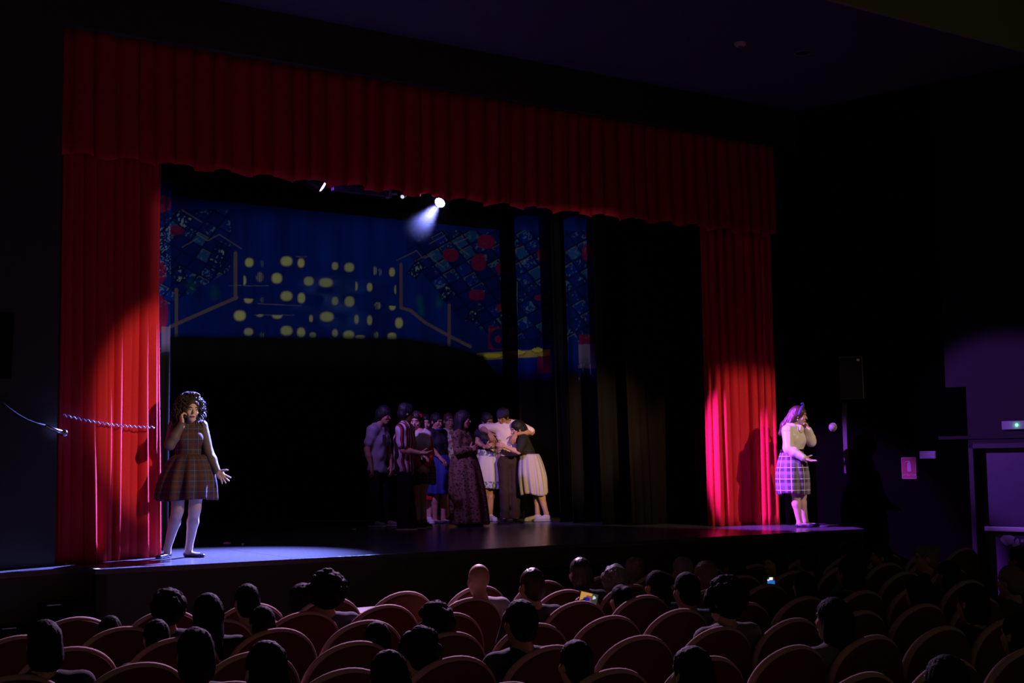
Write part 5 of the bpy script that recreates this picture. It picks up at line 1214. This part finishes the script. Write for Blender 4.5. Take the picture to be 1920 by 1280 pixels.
# the two spectators who film with their phones
def screen_mesh(w_, h_, fn, nx=14, nz=24):
    X, Z = np.meshgrid(np.linspace(-w_/2, w_/2, nx), np.linspace(-h_/2, h_/2, nz), indexing='ij')
    return grid_mesh('screen', np.stack([X, X*0, Z], -1), col=fn(X/w_+.5, Z/h_+.5))
def phone(px_, py_, Y, tall, label, fn, rot=0.0, tilt=0.0, strength=1.6):
    c = at(px_, py_, Y); e = empty('mobile_phone', tuple(c)); e.rotation_euler = (tilt, rot, -.35); tag(e, label, 'phone', 'lit phones in the audience')
    w_, h_ = (.075, .155) if tall else (.155, .075)
    MB().box((-w_/2, 0, -h_/2), (w_/2, .009, h_/2)).build('phone_body', M_blk, e, bevel=.004)
    me = screen_mesh(w_*.92, h_*.94, fn); o = link('screen', me, e, MATS.setdefault('screen%g' % strength, attr_mat('phone_screen', .3, strength))); o.location = (0, -.0012, 0)
    return c
def scr1(u, v):
    col = np.zeros(u.shape+(3,)); col[:] = (.01, .01, .015)
    col[(v > .52) & (v < .82)] = (.01, .10, .35); col[(v > .86) & (u > .3) & (u < .7)] = (1, .8, .7); col[(v > .82) & (v < .88) & (u < .3)] = (.4, .5, 1)
    col[(v > .47) & (v < .55) & (np.abs(u-.5) < .18)] = (.5, .35, .02); col[(v < .36) & (v > .10) & (np.abs(u-.5) < .12+.25*(.36-v))] = (1, .85, .85)
    col[(v < .25) & (v > .1) & (np.abs(np.abs(u-.5)-.36) < .1)] = (1, .8, .7); return col
def scr2(u, v):
    col = np.zeros(u.shape+(3,)); col[:] = (.75, .38, .08); col[(u > .35) & (u < .65) & (v < .7)] = (.35, .08, .05); col[(np.hypot((u-.4)/.2, (v-.25)/.3) < 1)] = (.01, .02, .35)
    col[u > .66] = (.05, .07, .05); col[(np.hypot((u-.78)/.08, (v-.6)/.2) < 1)] = (.9, .95, 1); return col
yA = ROWS[2][0]+.46
c1 = phone(1446, 1098, yA, True, 'upright lit phone filming the stage, in the right half of the audience', scr1, strength=1.5)
hx = at(1505, 1096, ROWS[2][0]+.17); o1 = c1-np.array([hx[0], ROWS[2][0], HALL_Z])
seated('woman with long black hair holding up the upright lit phone', 1505, 1096, 2, 'long', None, (.03, .03, .03), 188, 0, hands=(V3(o1[0]-.02, o1[1]+.005, o1[2]-.165), V3(o1[0]+.075, o1[1]+.005, o1[2]-.175)), seed=70)
yB = ROWS[2][0]+.40
c2 = phone(1104, 1120, yB, False, 'lit phone held sideways in the middle of the audience', scr2, rot=.25, strength=.7)
hx = at(1163, 1124, ROWS[2][0]+.17); o2 = c2-np.array([hx[0], ROWS[2][0], HALL_Z])
seated('person with a small dark head holding the sideways lit phone', 1163, 1124, 2, 'bun', None, (.02, .02, .02), 178, 0, hands=(V3(o2[0]-.075, o2[1]+.005, o2[2]-.125), V3(o2[0]+.085, o2[1]+.005, o2[2]-.12)), seed=71)

# ------------------------------------------------------------------ things on the walls and floor
def speaker(loc, rz, label, sc=1.0, tilt=.12):
    e = empty('wall_speaker', loc, rz); tag(e, label, 'speaker', 'wall speakers')
    Mt = Matrix.Rotation(tilt, 4, 'X')
    MB().prism([(-.17*sc, -.14*sc), (.17*sc, -.14*sc), (.11*sc, .14*sc), (-.11*sc, .14*sc)], -.31*sc, .31*sc, axis=2, M=Mt).build('cabinet', mat('speaker_cabinet', (.008, .008, .012), .5), e, bevel=.01)
    MB().box((-.155*sc, -.150*sc, -.29*sc), (.155*sc, -.141*sc, .29*sc), Mt).build('grille', mat('speaker_grille', (.003, .003, .004), .9, spec=.05), e)
    if loc[0] > 0: MB().box((.09*sc, -.153*sc, .24*sc), (.13*sc, -.150*sc, .27*sc), Mt).build('badge', M_chrome, e)
    MB().tube([(0, .12*sc, 0), (0, .40*sc, 0)], .022, 8).box((-.06, .38*sc, -.1), (.06, .40*sc, .1)).build('bracket', M_metal, e)
    return e
wpt = wr(.93, .34)
speaker((wpt[0], wpt[1], 1.98), WRZ+.35, 'black wall speaker on the right wall above the right performer', .92)
speaker((-.76, -.52, 2.04), .30, 'black wall speaker cut off by the left edge of the picture', 1.0, .05)
# cable duct under the right speaker
MB_d = MB().prism(wall_poly(.60, .66, .03, 0.0), .70, 1.66, axis=2)
tag(MB_d.build('cable_duct', mat('dark_grey_plastic', (.02, .02, .022), .6)), 'thin grey cable duct running down the wall below the right speaker', 'cable duct')
# small round white lamp on the wall
e = empty('wall_sensor', (*wr(.44, .0), 1.33), WRZ); tag(e, 'small round white sensor on the dark wall right of the right performer', 'sensor')
MB().lathe([(.055, 0), (.055, .02), (.042, .045), (.018, .06)], 16, Matrix.Rotation(math.pi/2, 4, 'X')).build('dome', mat('ivory_plastic', (.34, .32, .32), .5), e, smooth=True)
MB().lathe([(.060, 0), (.060, .008)], 16, Matrix.Rotation(math.pi/2, 4, 'X')).build('mounting_plate', M_white, e)
# extinguisher sign: red panel, white picture and lettering
e = empty('fire_sign', (*wr(1.52, .002), .765), WRZ); tag(e, 'red fire extinguisher sign with a white picture on the dark right wall', 'sign')
MB().box((-.10, -.006, -.14), (.10, 0, .14)).build('panel', mat('sign_red', (.085, .008, .006), .6, .05), e)
brd = MB()
for a_ in ((-.10, -.14, .10, -.134), (-.10, .134, .10, .14), (-.10, -.14, -.094, .14), (.094, -.14, .10, .14)): brd.box((a_[0], -.0075, a_[1]), (a_[2], -.006, a_[3]))
brd.build('border', mat('sign_white', (.13, .12, .12), .5, .05), e)
ic = MB().prism([(-.022, -.045), (.032, -.045), (.032, .055), (.022, .075), (-.012, .075), (-.022, .055)], -.0085, -.006)
ic.box((-.008, -.0085, .075), (.018, -.006, .095)); ic.tube([(-.008, -.007, .088), (-.045, -.007, .075), (-.050, -.007, .03)], .005, 5)
ic.build('extinguisher_picture', MATS['sign_white'], e)
fc = bpy.data.curves.new('lettering', 'FONT'); fc.body = 'EXTINTOR'; fc.size = .042; fc.align_x = 'CENTER'; fc.extrude = .0008
tmp = bpy.data.objects.new('tmp', fc); C.objects.link(tmp); dg = bpy.context.evaluated_depsgraph_get()
tme = bpy.data.meshes.new_from_object(tmp.evaluated_get(dg)); bpy.data.objects.remove(tmp)
to = link('lettering', tme, e, None, False); tme.materials.clear(); tme.materials.append(MATS['sign_white']); to.location = (0, -.0075, -.105); to.rotation_euler = (math.pi/2, 0, 0)
# emergency light box
e = empty('emergency_light', (*wr(1.80, .0), .935), WRZ); tag(e, 'small white emergency light box on the wall right of the red sign', 'lamp')
MB().box((-.11, -.045, -.05), (.11, 0, .05)).build('housing', mat('white_plastic', (.22, .21, .22), .5, .05), e, bevel=.006)
MB().box((-.10, -.047, -.045), (.10, -.044, .025)).build('diffuser', mat('frosted_plastic', (.25, .23, .26), .35, .05), e)
# exit sign with its green pilot light
e = empty('exit_light', (*wr(2.96, .0), 1.29), WRZ); tag(e, 'exit light box with a green glow above the door at the right edge', 'exit sign')
MB().box((-.17, -.06, -.055), (.17, 0, .055)).build('housing', MATS['frosted_plastic'], e, bevel=.008)
MB().lathe([(.018, 0), (.014, .006), (.004, .009)], 12, Matrix.Translation((.02, -.06, 0)) @ Matrix.Rotation(math.pi/2, 4, 'X')).build('pilot_light', mat('green_glow', (.1, .5, .1), .4, 0, emit=(.1, 1.0, .2), estr=6), e)
gl_ = bpy.data.lights.new('pilot_glow', 'POINT'); gl_.energy = .12; gl_.color = (.1, 1, .2); gl_.shadow_soft_size = .01
go_ = bpy.data.objects.new('pilot_glow', gl_); C.objects.link(go_); go_.location = e.matrix_basis @ Vector((.02, -.085, 0))
# smoke detector and downlight in the ceiling
e = empty('smoke_detector', (7.33, -1.90, 5.83)); tag(e, 'small round smoke detector on the dark ceiling', 'detector')
MB().lathe([(.07, 0), (.07, -.025), (.05, -.045)], 16).build('base', mat('detector_plastic', (.75, .55, .45), .6, .05), e); MB().lathe([(.032, -.045), (.030, -.06), (.02, -.066)], 12).build('sensor_head', mat('detector_dark', (.2, .12, .12), .6), e)
e = empty('ceiling_downlight', (8.26, -2.02, 5.83)); tag(e, 'unlit round downlight in the dark ceiling right of the smoke detector', 'lamp')
MB().tube([(.10*math.cos(a), .10*math.sin(a), -.004) for a in np.linspace(0, 6.283, 25)], .009, 6, False).build('ring', mat('dull_metal_ring', (.3, .25, .3), .4, .05, metal=.5), e, smooth=True)
MB().lathe([(.09, -.001), (.085, .0)], 20).build('lamp_glass', M_black, e)
# rope barrier fixing at the left and the twisted cord across the left curtain
e = empty('rope_hook', (0.03, -0.03, 1.262)); tag(e, 'chrome hook with a black rope end on the wall left of the left curtain', 'hook')
MB().lathe([(.001, -.05), (.035, -.035), (.045, 0), (.035, .035), (.001, .05)], 14, Matrix.Translation((.02, -.04, 0)) @ Matrix.Scale(.75, 4)).build('knob', M_chrome, e, smooth=True)
MB().tube([(0, -.04, .005), (-.09, -.05, .04), (-.16, -.06, .07)], [.024, .018, .02], 10).build('ferrule', M_chrome, e, smooth=True)
MB().tube([Vector((-.16-.09*i, -.06-.02*i, .07+.025*i+.012*i*(i-2)*.6)) for i in range(8)], .013, 8).build('rope', M_blk, e, smooth=True)
a0, a1 = at(118, 778, .02), at(290, 801, .28)
mbc = MB(); n_ = 260
mbc.tube([Vector((a0+(a1-a0)*t).tolist())+Vector((0, .010*math.cos(t*2*math.pi*20), .010*math.sin(t*2*math.pi*20)-.03*math.sin(math.pi*t))) for t in np.linspace(0, 1, n_)], .0055, 5)
tag(mbc.build('coiled_cord', mat('violet_grey_cord', (.30, .28, .42), .35, .1, spec=.6), smooth=True), 'thin coiled cord stretched across the left red curtain', 'cord')
# small equipment table in front of the stage
tx, ty = 2.35, -2.35; ttop = float(at(718, 1140, ty)[2]); tc_ = at(716, 1140, ty)
e = empty('equipment_table', (float(tc_[0]), ty, HALL_Z), -.05); tag(e, 'small black table with a violet-lit top in front of the stage', 'table')
hgt = ttop-HALL_Z
MB().box((-.30, -.20, hgt-.02), (.30, .20, hgt)).build('table_top', mat('grey_laminate', (.30, .28, .34), .5), e, bevel=.004)
MB().box((-.28, -.18, hgt-.05), (.28, .18, hgt-.02)).build('apron', M_blk, e)
MB().box((-.28, .12, 0.02), (.28, .14, hgt-.05)).build('back_panel', M_blk, e); MB().box((-.27, -.17, float(at(712, 1160, ty-.1)[2])-.125-HALL_Z-.02), (.27, .12, float(at(712, 1160, ty-.1)[2])-.125-HALL_Z)).build('shelf', M_blk, e)
for a_ in (-.27, .27):
    for b_ in (-.17, .17): MB().box((a_-.015, b_-.015, 0), (a_+.015, b_+.015, hgt-.05)).build('leg', M_metal, e)
mz = float(at(712, 1160, ty-.1)[2])-.125; mx = float(at(712, 1160, ty-.1)[0])+.02
e2 = empty('small_monitor', (mx, ty-.04, mz)); tag(e2, 'small box with a bright white screen under the equipment table', 'monitor')
MB().box((-.13, -.05, 0), (.13, .08, .17)).build('case', M_blk, e2, bevel=.005)
MB().box((-.045, -.054, .10), (.005, -.050, .15)).build('display', mat('white_display', (.5, .5, .5), .3, 0, emit=(.8, .9, 1.0), estr=3.0), e2)
MB().box((.06, -.054, .10), (.12, -.050, .14)).build('label_plate', mat('amber_plate', (.35, .15, .04), .5), e2)
# bits left lying on the stage floor
def scrap(px_, py_, m, label, sz=.04, name='paper_scrap'):
    P_ = fl(px_, py_); g = np.random.default_rng(int(px_)); n = 7; b = MB()
    vs = [(sz*(1+.4*g.uniform(-1, 1))*math.cos(k*.9), sz*.6*math.sin(k*.9), .004+.012*g.uniform(0, 1)) for k in range(n)]+[(0, 0, .02)]+[(x*.9, y*.9, .001) for x, y, z in []]
    vs2 = [(x*.8, y*.8, .0) for x, y, z in vs[:n]]
    fs = [(k, (k+1) % n, n) for k in range(n)]+[(n+1+k, n+1+(k+1) % n, (k+1) % n, k) for k in range(n)]+[tuple(range(n+1, 2*n+1))[::-1]]
    b.add(vs+vs2, fs); o = b.build(name, m); o.location = (P_[0], P_[1], .001); tag(o, label, 'litter', 'scraps on the stage floor'); return o
M_scrap = mat('pale_paper', (.6, .5, .5), .8)
scrap(426, 1019, M_scrap, 'pale scrap lying on the stage floor right of the left performer', .05)
scrap(455, 1021, M_scrap, 'tiny pale speck on the stage floor further right of the left performer', .02)
scrap(664, 993, M_scrap, 'pale crumb on the stage floor left of the group', .03)
scrap(1183, 977, M_scrap, 'tiny white crumb on the floor by the broad brownish wing', .02)
scrap(1132, 978, M_scrap, 'tiny white crumb on the floor left of the broad brownish wing', .018)
scrap(124, 1059, mat('orange_paper', (.6, .25, .1), .8), 'orange scrap on the floor at the foot of the left red curtain', .02)
# cables lying at the right end of the apron
def cable(pts, label, r=.008):
    P_ = [fl(*p_) for p_ in pts]; o = MB().tube([Vector((x, y, r)) for x, y in P_], r, 6).build('floor_cable', mat('violet_black_cable', (.10, .09, .13), .4), smooth=True)
    tag(o, label, 'cable', 'floor cables')
cable([(1527, 984), (1545, 983), (1568, 981.5)], 'thin cable on the apron right of the right performer, farther one')
cable([(1527, 987.5), (1550, 988), (1558, 987)], 'short cable end on the apron right of the right performer, nearer one')
